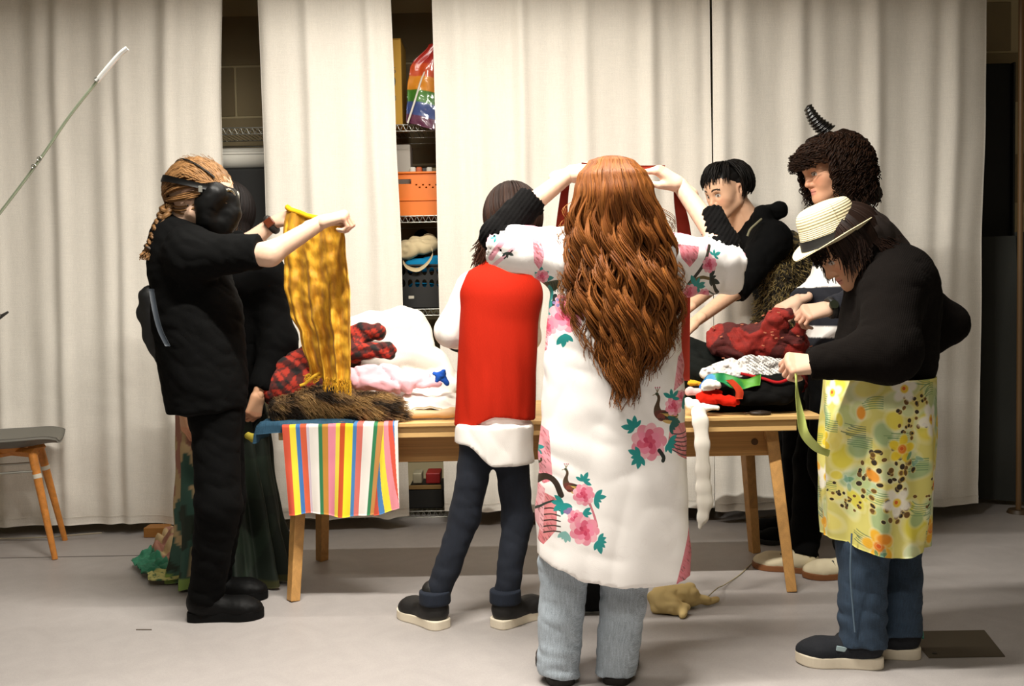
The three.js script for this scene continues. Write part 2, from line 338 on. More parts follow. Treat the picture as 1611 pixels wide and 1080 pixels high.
// ---------------------------------------------------------------- what stands behind the curtains
for (const [pl, pr, label, levels] of [[230, 560, 'chrome wire shelving unit seen through the left gap between the curtains', [199, 490, 808]], [568, 705, 'narrow chrome wire shelving unit holding the orange crate, right of the other unit', [199, 343, 490, 808]]]) {
  const x0 = at(pl, 300, 5.45).x, x1 = at(pr, 300, 5.45).x, zf = -5.45, zb = -5.9;
  const t = thing('wire_shelf', label, 'shelf', V((x0 + x1) / 2, 0, -5.65));
  for (const x of [x0, x1]) for (const z of [zf, zb]) part('post', rod(V(x, 0.0, z), V(x, 2.6, z), 0.0125), MAT.chrome, t);
  for (const py of levels) {
    const y = at(500, py, 5.45).y, rods = [], n = Math.round((x1 - x0) * 32);
    for (const yy of [y, y - 0.034]) rods.push(rod(V(x0, yy, zf), V(x1, yy, zf), 0.0032), rod(V(x0, yy, zb), V(x1, yy, zb), 0.003));
    for (let i = 0; i < n; i++) { const X = (k) => lerp(x0, x1, (i + k) / n); rods.push(rod(V(X(0), y - 0.034, zf), V(X(0.5), y, zf), 0.002, 0.002, 5), rod(V(X(0.5), y, zf), V(X(1), y - 0.034, zf), 0.002, 0.002, 5)); }
    for (const x of [x0, x1]) rods.push(rod(V(x, y, zf), V(x, y, zb), 0.003));
    tag(part('shelf_frame', rods, MAT.chrome, t), null, null, null, 'stuff');
    const w = [], m = Math.round((x1 - x0) * 38); for (let i = 1; i < m; i++) { const x = lerp(x0, x1, i / m); w.push(rod(V(x, y + 0.002, zf), V(x, y + 0.002, zb), 0.0018, 0.0018, 5)); }
    tag(part('wire_deck', w, MAT.chrome, t), null, null, null, 'stuff');
  }
}
const shelfY = { a: at(500, 199, 5.45).y + 0.005, b: at(500, 343, 5.45).y + 0.005, c: at(500, 490, 5.45).y + 0.005, d: at(500, 808, 5.45).y + 0.005 };
{ // tall cardboard box with printing
  const right = at(632, 130, 5.5).x, top = at(620, 62, 5.5).y, w = 0.34, h = top - shelfY.a, d = 0.26;
  const t = thing('cardboard_box', 'tall yellow cardboard box printed with blue numerals, on the top wire shelf', 'box', V(right - w / 2, shelfY.a, -5.63));
  const tx = canvasTex(512, 768, (c, W2, H2) => { c.fillStyle = '#d9a845'; c.fillRect(0, 0, W2, H2); c.fillStyle = '#4a5a66'; c.font = '72px sans-serif'; c.textAlign = 'right'; c.fillText('86', W2 - 40, 300); c.font = '170px sans-serif'; c.fillText('9', W2 - 38, 440); c.font = '60px sans-serif'; c.fillText('08', W2 - 42, 545); });
  part('carton', box(right - w / 2, shelfY.a + h / 2, -5.63, w, h, d, 0.004), M(0xd9a845, 0.85), t);
  const pl = new THREE.PlaneGeometry(w - 0.006, h - 0.006); pl.translate(right - w / 2, shelfY.a + h / 2, -5.63 + d / 2 + 0.001); part('printed_face', pl, M(0xffffff, 0.85, { map: tx }), t);
  part('lid_flap', [box(right - w / 2, top + 0.004, -5.63 + d / 4, w, 0.004, d / 2 - 0.004, 0.001), box(right - w / 2, top + 0.004, -5.63 - d / 4, w, 0.004, d / 2 - 0.004, 0.001)], M(0xc8973c, 0.85), t);
}
{ // rainbow flag folded in a clear bag
  const c = at(672, 140, 5.42), t = thing('rainbow_flag', 'rainbow striped flag folded in a clear plastic bag above the orange crate', 'flag', V(c.x, shelfY.a, -5.45));
  const Yt = at(672, 68, 5.4).y, Yb = at(672, 205, 5.4).y, cols = ['#b3210f', '#c94a12', '#d98a1e', '#3f7a1f', '#3c4f86', '#5b2442'].map(lin);
  const L = curve1([[0, at(676, 68, 5.4).x], [0.3, at(645, 108, 5.4).x], [0.55, at(640, 140, 5.4).x], [1, at(640, 192, 5.4).x]]), R = at(720, 120, 5.4).x;
  const fn = (u, v) => { const y = lerp(Yt, Yb, v) - 0.04 * smooth(0, 1, u) * v + (1 - u) * 0.045 * v, q = Math.sin(u * Math.PI); return V(lerp(L(v), R, u), y, -5.44 + 0.035 * q + 0.008 * noise(u * 7, v * 8, 2) + 0.006 * Math.sin(u * 14 + v * 6)); };
  part('flag_cloth', sheet(fn, 30, 72, 0.02, [1, 1], (u, v) => cols[clamp(Math.floor((v - 0.02) * 6.2 - 0.35 + u * 0.0), 0, 5)]), vcol(0.5, { sheen: 0.2 }), t);
  part('plastic_bag', sheet((u, v) => { const p = fn(u * 1.02 - 0.01, v * 1.03 - 0.02); p.z += 0.022 + 0.006 * noise(u * 12, v * 14, 8); return p; }, 24, 40, 0.0015), M(0xffffff, 0.12, { transmission: 1, thickness: 0, ior: 1.4 }), t);
  part('bag_seam', tube([at(677, 95, 5.36), at(664, 118, 5.36), at(653, 152, 5.36), at(640, 192, 5.36)].map((p) => V(p.x, p.y, -5.4)), 0.006, 20, 6), M(0xd8d2c4, 0.4), t);
}
{ // rolled white foam on a tall black case
  const a = at(300, 246, 5.5), b = at(470, 246, 5.5), t = thing('white_roll', 'long roll of white sheeting lying on the black case behind the curtain gap', 'roll', V((a.x + b.x) / 2, at(380, 263, 5.5).y, -5.6));
  const rr = (at(380, 229, 5.5).y - at(380, 263, 5.5).y) / 2, y = at(380, 246, 5.5).y;
  part('sheeting', (() => { const g = rod(V(a.x, y, -5.6), V(b.x, y, -5.6), rr, rr, 40); return g; })(), M(0xe6e2d6, 0.55), t);
  part('loose_edge', bar(V(a.x + 0.01, y + rr * 0.3, -5.6 + rr * 0.96), V(b.x - 0.01, y + rr * 0.28, -5.6 + rr * 0.96), 0.004, 0.004), M(0x99958a, 0.6), t);
  const t2 = thing('black_case', 'tall black equipment case under the white roll, in the left curtain gap', 'case', V(at(385, 380, 5.6).x, shelfY.c, -5.66));
  const h = at(380, 264, 5.5).y - shelfY.c, w = 0.5, xc = at(385, 380, 5.6).x;
  part('body', box(xc, shelfY.c + h / 2, -5.66, w, h, 0.38, 0.02), M(0x10100e, 0.6), t2);
  part('latch', box(xc + 0.05, shelfY.c + h * 0.7, -5.465, 0.05, 0.03, 0.012, 0.004), M(0x33332f, 0.4), t2); part('handle', tube([V(xc - 0.08, shelfY.c + h * 0.45, -5.465), V(xc - 0.06, shelfY.c + h * 0.45, -5.44), V(xc + 0.06, shelfY.c + h * 0.45, -5.44), V(xc + 0.08, shelfY.c + h * 0.45, -5.465)], 0.008), M(0x1a1a18, 0.6), t2);
}
{ // orange crate, with ventilated sides and a hand hole
  const xl = at(575, 300, 5.48).x, xr = at(700, 300, 5.48).x, yt = at(655, 272, 5.48).y, y0 = shelfY.b, z0 = -5.48, d = 0.36, h = yt - y0, w = xr - xl;
  const t = thing('orange_crate', 'bright orange plastic crate on the wire shelf between the curtains', 'crate', V((xl + xr) / 2, y0, z0 - d / 2));
  const sh = new THREE.Shape(); sh.moveTo(xl, y0); sh.lineTo(xr, y0); sh.lineTo(xr, yt); sh.lineTo(xl, yt);
  const slot = (x, y, hw, hh) => { const p = new THREE.Path(); p.moveTo(x - hw, y - hh); p.lineTo(x - hw, y + hh); p.lineTo(x + hw, y + hh); p.lineTo(x + hw, y - hh); sh.holes.push(p); };
  const hh = at(634, 286, 5.48); slot(hh.x, hh.y, 0.045, 0.014);
  for (let i = 0; i < 9; i++) { const p = at(655 + i * 5.2, i % 2 ? 295 : 291, 5.48); if (p.x < xr - 0.012) slot(p.x, p.y, 0.0055, 0.0045); }
  const mo = M(0xf07a10, 0.45);
  const fr = new THREE.ExtrudeGeometry(sh, { depth: 0.006, bevelEnabled: true, bevelSize: 0.001, bevelThickness: 0.001, bevelSegments: 1 }); fr.translate(0, 0, z0 - 0.006);
  part('front_panel', fr, mo, t); part('rim', [box((xl + xr) / 2, yt, z0 + 0.004, w + 0.02, 0.012, 0.018, 0.004), box((xl + xr) / 2, yt, z0 - d, w + 0.02, 0.012, 0.018, 0.004), box(xl, yt, z0 - d / 2, 0.018, 0.012, d, 0.004), box(xr, yt, z0 - d / 2, 0.018, 0.012, d, 0.004)], mo, t);
  part('rib', [box((xl + xr) / 2, y0 + h * 0.36, z0 + 0.003, w, 0.008, 0.008, 0.002)], mo, t);
  part('side_panel', box(xl + 0.003, y0 + h / 2, z0 - d / 2, 0.006, h, d, 0.002), mo, t); part('side_panel', box(xr - 0.003, y0 + h / 2, z0 - d / 2, 0.006, h, d, 0.002), mo, t); part('back_panel', box((xl + xr) / 2, y0 + h / 2, z0 - d, w, h, 0.006, 0.002), mo, t); part('bottom', box((xl + xr) / 2, y0 + 0.004, z0 - d / 2, w, 0.008, d, 0.002), mo, t);
  // things in the crate
  const wb = at(634, 246, 5.6), wt = at(634, 229, 5.6).y; lone('white_box', box(wb.x - 0.02, (y0 + 0.009 + wt) / 2, -5.62, 0.13, wt - y0 - 0.009, 0.12, 0.006), M(0xb8b2a6, 0.6), 'plain white box standing upright in the orange crate', 'box');
  seed(5);
  const pk = [[650, 0xd8d4c8], [660, 0xc25a2a], [668, 0x20201e], [676, 0xd4cfc0], [684, 0x6a5a30]];
  for (const [px, col] of pk) { const p = at(px, 266, 5.56); lone('packet', (() => { const hgt = p.y + 0.008 - (y0 + 0.009); const g = new RoundedBoxGeometry(0.034, hgt, 0.07, 2, 0.01); g.translate(p.x, y0 + 0.009 + hgt / 2, -5.57 + rnd(-0.02, 0.02)); return g; })(), M(col, 0.5), { 650: 'leftmost pale packet poking out of the orange crate', 660: 'rust orange packet poking out of the orange crate', 668: 'black packet among pale ones in the orange crate', 676: 'pale packet right of the black one in the orange crate', 684: 'olive packet at the right end of the orange crate' }[px], 'packet'); }
}
{ // black basket with a blue cloth in it and a tote bag on top
  const xl = at(628, 450, 5.5).x, xr = at(705, 450, 5.5).x, y0 = shelfY.c, yt = at(660, 418, 5.5).y, z0 = -5.49, d = 0.34, w = xr - xl, h = yt - y0;
  const t = thing('black_basket', 'black plastic basket with slotted sides below the orange crate', 'basket', V((xl + xr) / 2, y0, z0 - d / 2));
  const sh = new THREE.Shape(); sh.moveTo(xl, y0); sh.lineTo(xr, y0); sh.lineTo(xr, yt); sh.lineTo(xl, yt);
  for (const py of [427, 446]) for (let i = 0; i < 7; i++) { const p = at(634 + i * 11.3, py, 5.49); if (p.x > xl + 0.012 && p.x < xr - 0.02) { const q = new THREE.Path(); q.absellipse(p.x, p.y, 0.0135, 0.022, 0, 6.2832, true); sh.holes.push(q); } }
  const g = new THREE.ExtrudeGeometry(sh, { depth: 0.005, bevelEnabled: false, curveSegments: 8 }); g.translate(0, 0, z0 - 0.005); const mb = M(0x11110f, 0.5);
  part('front_panel', g, mb, t); part('rim', box((xl + xr) / 2, yt, z0, w + 0.016, 0.012, 0.016, 0.004), mb, t); part('side_panel', box(xl, y0 + h / 2, z0 - d / 2, 0.005, h, d, 0.001), mb, t); part('side_panel', box(xr, y0 + h / 2, z0 - d / 2, 0.005, h, d, 0.001), mb, t); part('bottom', box((xl + xr) / 2, y0 + 0.003, z0 - d / 2, w, 0.006, d, 0.001), mb, t);
  const lab = at(647, 468, 5.485); part('label_tag', box(lab.x, lab.y, z0 + 0.003, 0.03, 0.016, 0.002, 0.0008), M(0xcfc9b8, 0.6), t);
  seed(9);
  const c = at(664, 425, 5.6), bones = [B(V(xl + 0.07, y0 + 0.08, -5.6), V(xr - 0.07, y0 + 0.08, -5.6), 0.06, 0.06), B(V(xl + 0.06, yt + 0.0, -5.58), V(xr - 0.05, yt + 0.012, -5.6), 0.046)];
  lone('blue_cloth', blob(bones, 0.01, { k: 0.05, disp: (x, y, z) => 0.008 * ridge(x * 16, y * 20, z * 16) }), cloth(0x1683b4), 'bright blue cloth stuffed in the black basket', 'cloth');
  const a = at(636, 392, 5.5), b = at(674, 378, 5.5), tt = thing('tote_bag', 'crumpled beige canvas tote bag on top of the blue cloth', 'bag', V(c.x, yt + 0.05, -5.58));
  part('bag', blob([B(V(a.x, a.y + 0.01, -5.56), V(b.x, b.y - 0.005, -5.6), 0.05, 0.055), B(V(a.x - 0.03, a.y - 0.02, -5.55), V(b.x + 0.03, b.y - 0.03, -5.58), 0.04, 0.03)], 0.008, { k: 0.04, disp: (x, y, z) => 0.014 * ridge(x * 14, y * 16, z * 12) }), cloth(0xe2cfa4), tt);
  part('handle', (() => { const P = [[634, 412], [640, 420], [655, 425], [665, 421], [676, 410], [681, 398], [678, 388]].map(([x, y]) => { const p = at(x, y, 5.45); return V(p.x, p.y, -5.45); }); const cv = new THREE.CatmullRomCurve3(P); return sheet((u, v) => { const p = cv.getPoint(u); p.y += (v - 0.5) * 0.022; return p; }, 30, 2, 0.004); })(), cloth(0xd9c59c), tt);
  const s = at(651, 362, 5.75); lone('black_ball_bag', blob([B(V(s.x - 0.02, shelfY.c + 0.24, -5.83), V(s.x + 0.04, s.y - 0.03, -5.83), 0.05, 0.045), B(V(s.x - 0.04, s.y - 0.1, -5.83), V(s.x + 0.06, s.y - 0.08, -5.83), 0.05, 0.05)], 0.014, { disp: (x, y, z) => 0.006 * ridge(x * 12, y * 12, z * 12) }), MAT.blackCloth, 'black fabric bundle behind the beige tote bag', 'bundle');
}
{ // low shelf under the table height, seen through the gap
  const y0 = shelfY.d, p = at(672, 780, 5.5);
  const t = thing('dark_crate', 'dark storage crate low on the shelf, seen under the table', 'crate', V(p.x, y0, -5.66));
  const yt = at(672, 772, 5.46).y; part('crate', box(p.x - 0.01, (y0 + yt) / 2, -5.66, 0.2, yt - y0, 0.34, 0.01), M(0x16140f, 0.7), t); part('front_lip', box(p.x - 0.01, yt + 0.012, -5.49, 0.18, 0.024, 0.012, 0.004), M(0x8a6a3a, 0.7), t);
  const r = at(681, 748, 5.5); lone('red_package', box(r.x, (yt + r.y + 0.012) / 2 + 0.014, -5.58, 0.08, r.y + 0.012 - yt - 0.03, 0.16, 0.006), M(0x8e1414, 0.5), 'small red package on top of the dark low crate', 'package');
  const q = at(656, 748, 5.5); lone('pale_package', box(q.x, (yt + q.y + 0.01) / 2 + 0.014, -5.57, 0.05, q.y + 0.01 - yt - 0.03, 0.12, 0.006), M(0xa39a80, 0.6), 'small pale package left of the red package on the low crate', 'package');
  const g1 = at(438, 800, 5.5), yg = at(438, 780, 5.5).y, tb = thing('grey_bin', 'grey storage bin low on the shelf behind the left table leg', 'bin', V(g1.x, y0, -5.66));
  part('bin', box(g1.x, (y0 + yg) / 2, -5.66, 0.26, yg - y0, 0.32, 0.012), M(0x4a4436, 0.7), tb); const wl = at(429, 819, 5.48); part('label', (() => { const g = new THREE.SphereGeometry(0.022, 16, 10); g.scale(1, 0.7, 0.25); g.translate(g1.x - 0.03, Math.max(wl.y, y0 + 0.02), -5.5); return g; })(), M(0xd5d2c4, 0.6), tb);
  const bl = at(438, 765, 5.5); lone('blue_bundle', blob([B(V(g1.x - 0.08, yg + 0.045, -5.62), V(g1.x + 0.08, yg + 0.045, -5.62), 0.045)], 0.008, { disp: (x, y, z) => 0.007 * ridge(x * 20, y * 20, z * 20) }), cloth(0x1b3fae), 'bright blue cloth bundle lying on the grey bin', 'cloth');
  const rt = at(440, 700, 5.5).y; lone('red_jacket', blob([B(V(g1.x - 0.03, yg + 0.13, -5.6), V(g1.x - 0.01, rt, -5.6), 0.085, 0.05, { n: V(0, 0, 1), f: 0.5 }), B(V(g1.x + 0.06, yg + 0.13, -5.6), V(g1.x + 0.02, rt, -5.6), 0.07, 0.05, { n: V(0, 0, 1), f: 0.5 })], 0.01, { disp: (x, y, z) => 0.008 * ridge(x * 14, y * 5, z * 10) }), cloth(0x7c1212), 'dark red folded jacket standing above the blue bundle', 'jacket');
}
{ // at the dark right-hand end
  const t = thing('black_hoarding', 'tall black panel standing in the dark recess right of the curtains', 'panel', V(2.95, 0, -5.75));
  const x0 = at(1500, 200, 5.75).x, x1 = at(1594, 200, 5.75).x, top = at(1575, 98, 5.75).y; part('board', box((x0 + x1) / 2, top / 2, -5.8, x1 - x0, top, 0.06, 0.01), M(0x0a0c0a, 0.7), t); part('edge_trim', box(x1 + 0.005, top / 2, -5.78, 0.012, top, 0.07, 0.003), M(0x1d1d18, 0.5), t);
  const p = thing('grey_screen', 'dark grey folded fabric screen at the right edge, beside the curtain', 'screen', V(2.8, 0, -5.45));
  const a = at(1500, 400, 5.5).x, b = at(1590, 372, 5.5), c = at(1660, 372, 5.5).x; const ms = M(0x2e2f2a, 0.85, { bumpMap: weaveBump, bumpScale: 0.001 });
  part('leaf', sheet((u, v) => V(lerp(a, b.x + 0.05 * v, u), lerp(b.y, 0.03, v), -5.62 + 0.18 * u), 8, 12, 0.02), ms, p); part('leaf', sheet((u, v) => V(lerp(b.x + 0.05 * v, c, u), lerp(b.y + 0.02, 0.03, v), -5.44 - 0.14 * u), 8, 12, 0.02), ms, p);
  const d = at(1607, 0, 5.3).x; const po = thing('brown_pole', 'slim brown upright pole at the right edge of the dark recess', 'pole', V(d, 0, -5.3)); part('pole', rod(V(d, 0.02, -5.3), V(d, 3.05, -5.3), 0.014), M(0x6e5232, 0.5), po); part('foot', rod(V(d, 0, -5.3), V(d, 0.02, -5.3), 0.06, 0.05), M(0x4a3a26, 0.5), po);
}
lone('wooden_block', box(at(250, 838, 5.16).x, 0.026, -5.15, 0.12, 0.052, 0.09, 0.004), M(0xb98a4a, 0.6, { map: woodMap }), 'small wooden block on the floor under the left curtain hem', 'block');
{ const P = [[-30, 838], [40, 838], [80, 836], [130, 833], [160, 830]].map(([x, y]) => { const p = at(x, y, 5.1); return V(p.x, 0.012 + 0.02 * Math.max(0, (x - 60) / 100), -5.1); }); lone('white_cable', tube(P, 0.004, 30, 6), M(0xa39a86, 0.5), 'thin pale cable lying along the floor behind the grey chair', 'cable'); }
{ // dark cover plate let into the floor
  const a = at(1435, 1002, 3.4), y = 0.003, z1 = -1922 / 1575 * 1575 / (1058 - 463), z0 = -1922 / (1015.5 - 463), xr = at(1548, 1003, -z0).x, xr2 = at(1580, 1045, -z1).x, xl = at(1462, 1045, -z1).x;
  const t = thing('floor_plate', 'dark square cover plate let into the floor behind the white-soled sneakers', 'cover plate', V((xl + xr2) / 2, 0, (z0 + z1) / 2));
  const sh = new THREE.Shape(); const dx = (xr2 - xr) * 0.5; sh.moveTo(xl, -z1); sh.lineTo(xr2, -z1); sh.lineTo(xr, -z0); sh.lineTo(xl - dx, -z0);
  const g = new THREE.ExtrudeGeometry(sh, { depth: 0.003, bevelEnabled: true, bevelSize: 0.002, bevelThickness: 0.001, bevelSegments: 1 }); g.rotateX(-Math.PI / 2); part('plate', g, M(0x4a4030, 0.7, { bumpMap: weaveBump, bumpScale: 0.001 }), t);
  part('screw', rod(V(xl + 0.03, 0.003, z1 - 0.03), V(xl + 0.03, 0.006, z1 - 0.03), 0.008), M(0x1c1812, 0.6), t);
}

// ---------------------------------------------------------------- ceiling tubes: fitting, glowing tube and the light it gives
TUBES.forEach(([x, y, z, len, power, where], i) => {
  const t = thing('tube_light', 'long white ceiling tube light at the ' + where, 'ceiling light', V(x, y, z), 'ceiling tube lights');
  part('housing', [box(x, y + 0.075, z, len + 0.06, 0.05, 0.16, 0.006), box(x, y + 0.045, z - 0.085, len + 0.06, 0.11, 0.008, 0.002), box(x, y + 0.045, z + 0.085, len + 0.06, 0.11, 0.008, 0.002)], M(0xe8e4da, 0.5), t);
  const g = rod(V(x - len / 2, y + 0.03, z), V(x + len / 2, y + 0.03, z), 0.015);
  part('glowing_tube', g, new THREE.MeshStandardMaterial({ color: 0x222222, emissive: new THREE.Color().setRGB(...WARM), emissiveIntensity: 3 }), t);
  const L = new THREE.RectAreaLight(new THREE.Color().setRGB(...WARM), power, len, 0.05); L.position.set(0, 0.0, 0); L.rotation.x = -Math.PI / 2; t.add(L);
});

// ---------------------------------------------------------------- the table
const TY = 0.72, TF = -3.93, TB = -4.68;
const TL = at(412, 671, 3.95).x, TR = at(1291, 653, 3.95).x;
{
  const t = thing('work_table', 'long pale wooden work table piled with clothes', 'table', V((TL + TR) / 2, 0, (TF + TB) / 2));
  const top = box((TL + TR) / 2, TY - 0.009, (TF + TB) / 2, TR - TL, 0.018, TF - TB, 0.004); { const p = top.attributes.position, u = top.attributes.uv; for (let i = 0; i < p.count; i++) u.setXY(i, p.getX(i), p.getZ(i)); }
  part('tabletop', top, MAT.wood, t);
  const xa = at(439, 680, 3.96).x, xb = at(1252, 668, 3.96).x;
  part('front_rail', box((xa + xb) / 2, TY - 0.018 - 0.022, TF - 0.03, xb - xa, 0.044, 0.03, 0.003), MAT.wood, t); part('back_rail', box((xa + xb) / 2, TY - 0.04, TB + 0.03, xb - xa, 0.044, 0.03, 0.003), MAT.wood, t);
  const fx = [at(463, 950, 4).x, at(1244, 937, 4).x], topx = [at(470, 690, 4).x, at(1219, 690, 4).x];
  for (const s of [0, 1]) {
    part('leg', bar(V(topx[s], TY - 0.06, -4.06), V(fx[s], 0.001, -3.985), 0.056, 0.05, 0.004, 0.8), MAT.legwood, t); part('leg', bar(V(topx[s], TY - 0.06, -4.52), V(fx[s], 0.001, -4.6), 0.056, 0.05, 0.004, 0.8), MAT.legwood, t);
    part('cross_rail', box(topx[s], TY - 0.075, -4.29, 0.045, 0.08, 0.44, 0.003), MAT.legwood, t);
  }
  part('long_apron', box((topx[0] + topx[1]) / 2, TY - 0.115, -4.1, topx[1] - topx[0] + 0.03, 0.135, 0.024, 0.003), MAT.legwood, t);
  part('peg', rod(V(topx[1] - 0.06, TY - 0.125, -4.092), V(topx[1] - 0.06, TY - 0.125, -4.084), 0.014), M(0x5a3d20, 0.6), t);
}
{ // shell chair on wooden legs, cut by the left edge
  const d = 4.55, t = thing('shell_chair', 'grey shell chair with tapered wooden legs at the left edge', 'chair', V(at(-40, 870, d).x, 0, -4.72));
  const seatY = at(60, 708, d).y, xr = at(46, 700, d).x, xl = xr - 0.46, zc = -4.72, sm = M(0x6d6a62, 0.55);
  part('seat', sheet((u, v) => { const q = (u - 0.5) * 2, w = (v - 0.5) * 2, rr = 1 - 0.14 * Math.pow(Math.abs(q), 4); const x = lerp(xl, xr, u), z = zc + w * 0.225 * (1 - 0.22 * Math.pow(Math.abs(q), 3)); return V(x, seatY + 0.006 - 0.028 * (1 - q * q) * (1 - w * w) + 0.028 * Math.pow(Math.abs(w), 2.5) - 0.03 * Math.pow(Math.max(0, q), 5) + 0.02 * Math.pow(Math.abs(q), 3) * rr, z); }, 30, 30, 0.014), sm, t);
  part('backrest', sheet((u, v) => { const w = (u - 0.5) * 2; return V(xl - 0.02 - 0.11 * v + 0.05 * w * w * (1 - v * 0.3), seatY + 0.02 + 0.38 * v, zc + w * 0.225 * (1 - 0.35 * v * v * v)); }, 24, 20, 0.012), sm, t);
  const fr = seatY - 0.045;
  for (const [sx, sz] of [[1, 1], [1, -1], [-1, 1], [-1, -1]]) { const tx = (xl + xr) / 2 + sx * 0.115, tz = zc + sz * 0.12, bx = (xl + xr) / 2 + sx * 0.205, bz = zc + sz * 0.2; const lg = part('leg', rod(V(bx, 0.001, bz), V(tx, fr, tz), 0.013, 0.021, 18), MAT.chairwood, t); part('ferrule', rod(V(lerp(tx, bx, 0.2), lerp(fr, 0, 0.2), lerp(tz, bz, 0.2)), V(lerp(tx, bx, 0.24), lerp(fr, 0, 0.24), lerp(tz, bz, 0.24)), 0.0205, 0.0205, 18), M(0xd8d2c2, 0.4), lg); }
  part('frame', [bar(V((xl + xr) / 2 - 0.13, fr, zc - 0.13), V((xl + xr) / 2 + 0.13, fr, zc + 0.13), 0.04, 0.03), bar(V((xl + xr) / 2 - 0.13, fr, zc + 0.13), V((xl + xr) / 2 + 0.13, fr, zc - 0.13), 0.04, 0.03), rod(V((xl + xr) / 2, fr, zc), V((xl + xr) / 2, seatY - 0.02, zc), 0.07, 0.09)], MAT.chairwood, t);
  part('brace', rod(V((xl + xr) / 2 - 0.13, fr - 0.085, zc + 0.14), V((xl + xr) / 2 + 0.13, fr - 0.085, zc + 0.14), 0.006), MAT.chrome, t); part('brace', rod(V((xl + xr) / 2 - 0.13, fr - 0.085, zc - 0.14), V((xl + xr) / 2 + 0.13, fr - 0.085, zc - 0.14), 0.006), MAT.chrome, t);
  t.rotation.y = 0.31; t.position.z -= 0.1;
}
{ // glittering rod reaching in from the left, with a second tip lower down
  const d = 2.9, P = [[-260, 860], [-150, 560], [-60, 410], [0, 335], [60, 255], [110, 182], [155, 125]].map(([x, y]) => at(x, y, d)), t = thing('tinsel_rod', 'thin glittering rod with a bright silver tip slanting up at the left', 'rod', V(P[0].x, 0, P[0].z));
  const Q = [V(P[0].x, 0.03, P[0].z), ...P];
  part('rod', tube(Q, 0.0042, 80, 7), M(0xb7c4a8, 0.25, { metalness: 0.55 }), t);
  part('silver_tip', tube([[152, 128], [172, 104], [188, 86], [200, 76]].map(([x, y]) => at(x, y, d)), 0.0075, 16, 8), M(0xf2f2ee, 0.2, { metalness: 0.3 }), t);
  for (const [x, y] of [[152, 125], [62, 250], [53, 262]]) { const g = new THREE.TorusGeometry(0.006, 0.0018, 6, 14); const p = at(x, y, d - 0.005); g.translate(p.x, p.y, p.z); part('wire_loop', g, MAT.chrome, t); }
  part('side_tip', tube([V(P[0].x + 0.02, 0.6, P[0].z), at(-60, 530, d), at(2, 497, d)], 0.006, 20, 7), M(0xcfcabb, 0.3, { metalness: 0.5 }), t); part('dark_tip', rod(at(-6, 503, d), at(13, 491, d), 0.007, 0.003), M(0x2a2825, 0.5), t);
  part('base', rod(V(P[0].x, 0, P[0].z), V(P[0].x, 0.04, P[0].z), 0.13, 0.11, 24), M(0x2b2a28, 0.5), t);
}

// ================================================================ people: heads, hands, shoes, hair
const basis = (pos, x, y, z) => new THREE.Matrix4().makeBasis(x, y, z).setPosition(pos);
// head: centre between the ears at eye height, fwd = where the face looks, up = towards the crown
function frameHead(c, fwd, up, s) { const z = fwd.clone().normalize(), x = up.clone().cross(z).normalize(), y = z.clone().cross(x); const m = basis(c, x, y, z); m.scale(V(s, s, s)); return m; }
const HEADBONES = (() => {
  const L = [B(V(0, 0.035, -0.03), V(0, 0.035, 0.012), 0.083, 0.08, { n: V(1, 0, 0), f: 0.9 }), B(V(0, -0.005, -0.03), V(0, 0.0, 0.0), 0.073, 0.073, { n: V(1, 0, 0), f: 0.92 }),
    B(V(0, 0.01, 0.038), V(0, -0.07, 0.05), 0.058, 0.036, { k: 0.04 }), B(V(0, 0.045, 0.04), V(0, 0.03, 0.045), 0.052, 0.05, { k: 0.04 }),
    B(V(0, -0.098, 0.078), V(0, -0.09, 0.07), 0.017, 0.022, { k: 0.03 }), B(V(-0.03, 0.02, 0.083), V(0.03, 0.02, 0.083), 0.009, 0.009, { k: 0.02 }),
    B(V(0, 0.008, 0.09), V(0, -0.033, 0.112), 0.007, 0.0105, { k: 0.012 }), B(V(0, -0.036, 0.108), V(0, -0.041, 0.09), 0.008, 0.009, { k: 0.01 })];
  for (const s of [-1, 1]) {
    L.push(B(V(s * 0.05, -0.055, 0.0), V(s * 0.014, -0.096, 0.07), 0.024, 0.019, { k: 0.03 }), B(V(s * 0.042, -0.025, 0.058), V(s * 0.036, -0.04, 0.066), 0.022, 0.018, { k: 0.035 }), B(V(s * 0.011, -0.039, 0.099), V(s * 0.012, -0.041, 0.094), 0.0075, 0.007, { k: 0.008 }));
    L.push(B(V(s * 0.076, 0.006, -0.014), V(s * 0.073, -0.03, -0.004), 0.024, 0.014, { n: V(1, 0, 0), f: 0.36, k: 0.006 }), B(V(s * 0.084, 0.004, -0.008), V(s * 0.082, -0.014, -0.003), 0.01, 0.007, { sub: true, k: 0.005 }));
    L.push(B(V(s * 0.032, 0.001, 0.101), V(s * 0.034, 0.0, 0.099), 0.013, 0.013, { sub: true, k: 0.014 }));
    L.push(B(V(s * 0.019, -0.0625, 0.088), V(0, -0.0605, 0.0965), 0.0045, 0.006, { k: 0.008 }), B(V(s * 0.016, -0.0725, 0.088), V(0, -0.073, 0.094), 0.005, 0.007, { k: 0.008 }));
  }
  L.push(B(V(0, -0.06, -0.03), V(0, -0.19, -0.05), 0.053, 0.06, { k: 0.03 }));
  return L;
})();
const EYES = [-1, 1].map((s) => B(V(s * 0.0315, -0.001, 0.081), V(s * 0.0315, -0.001, 0.0811), 0.0122, 0.0122));
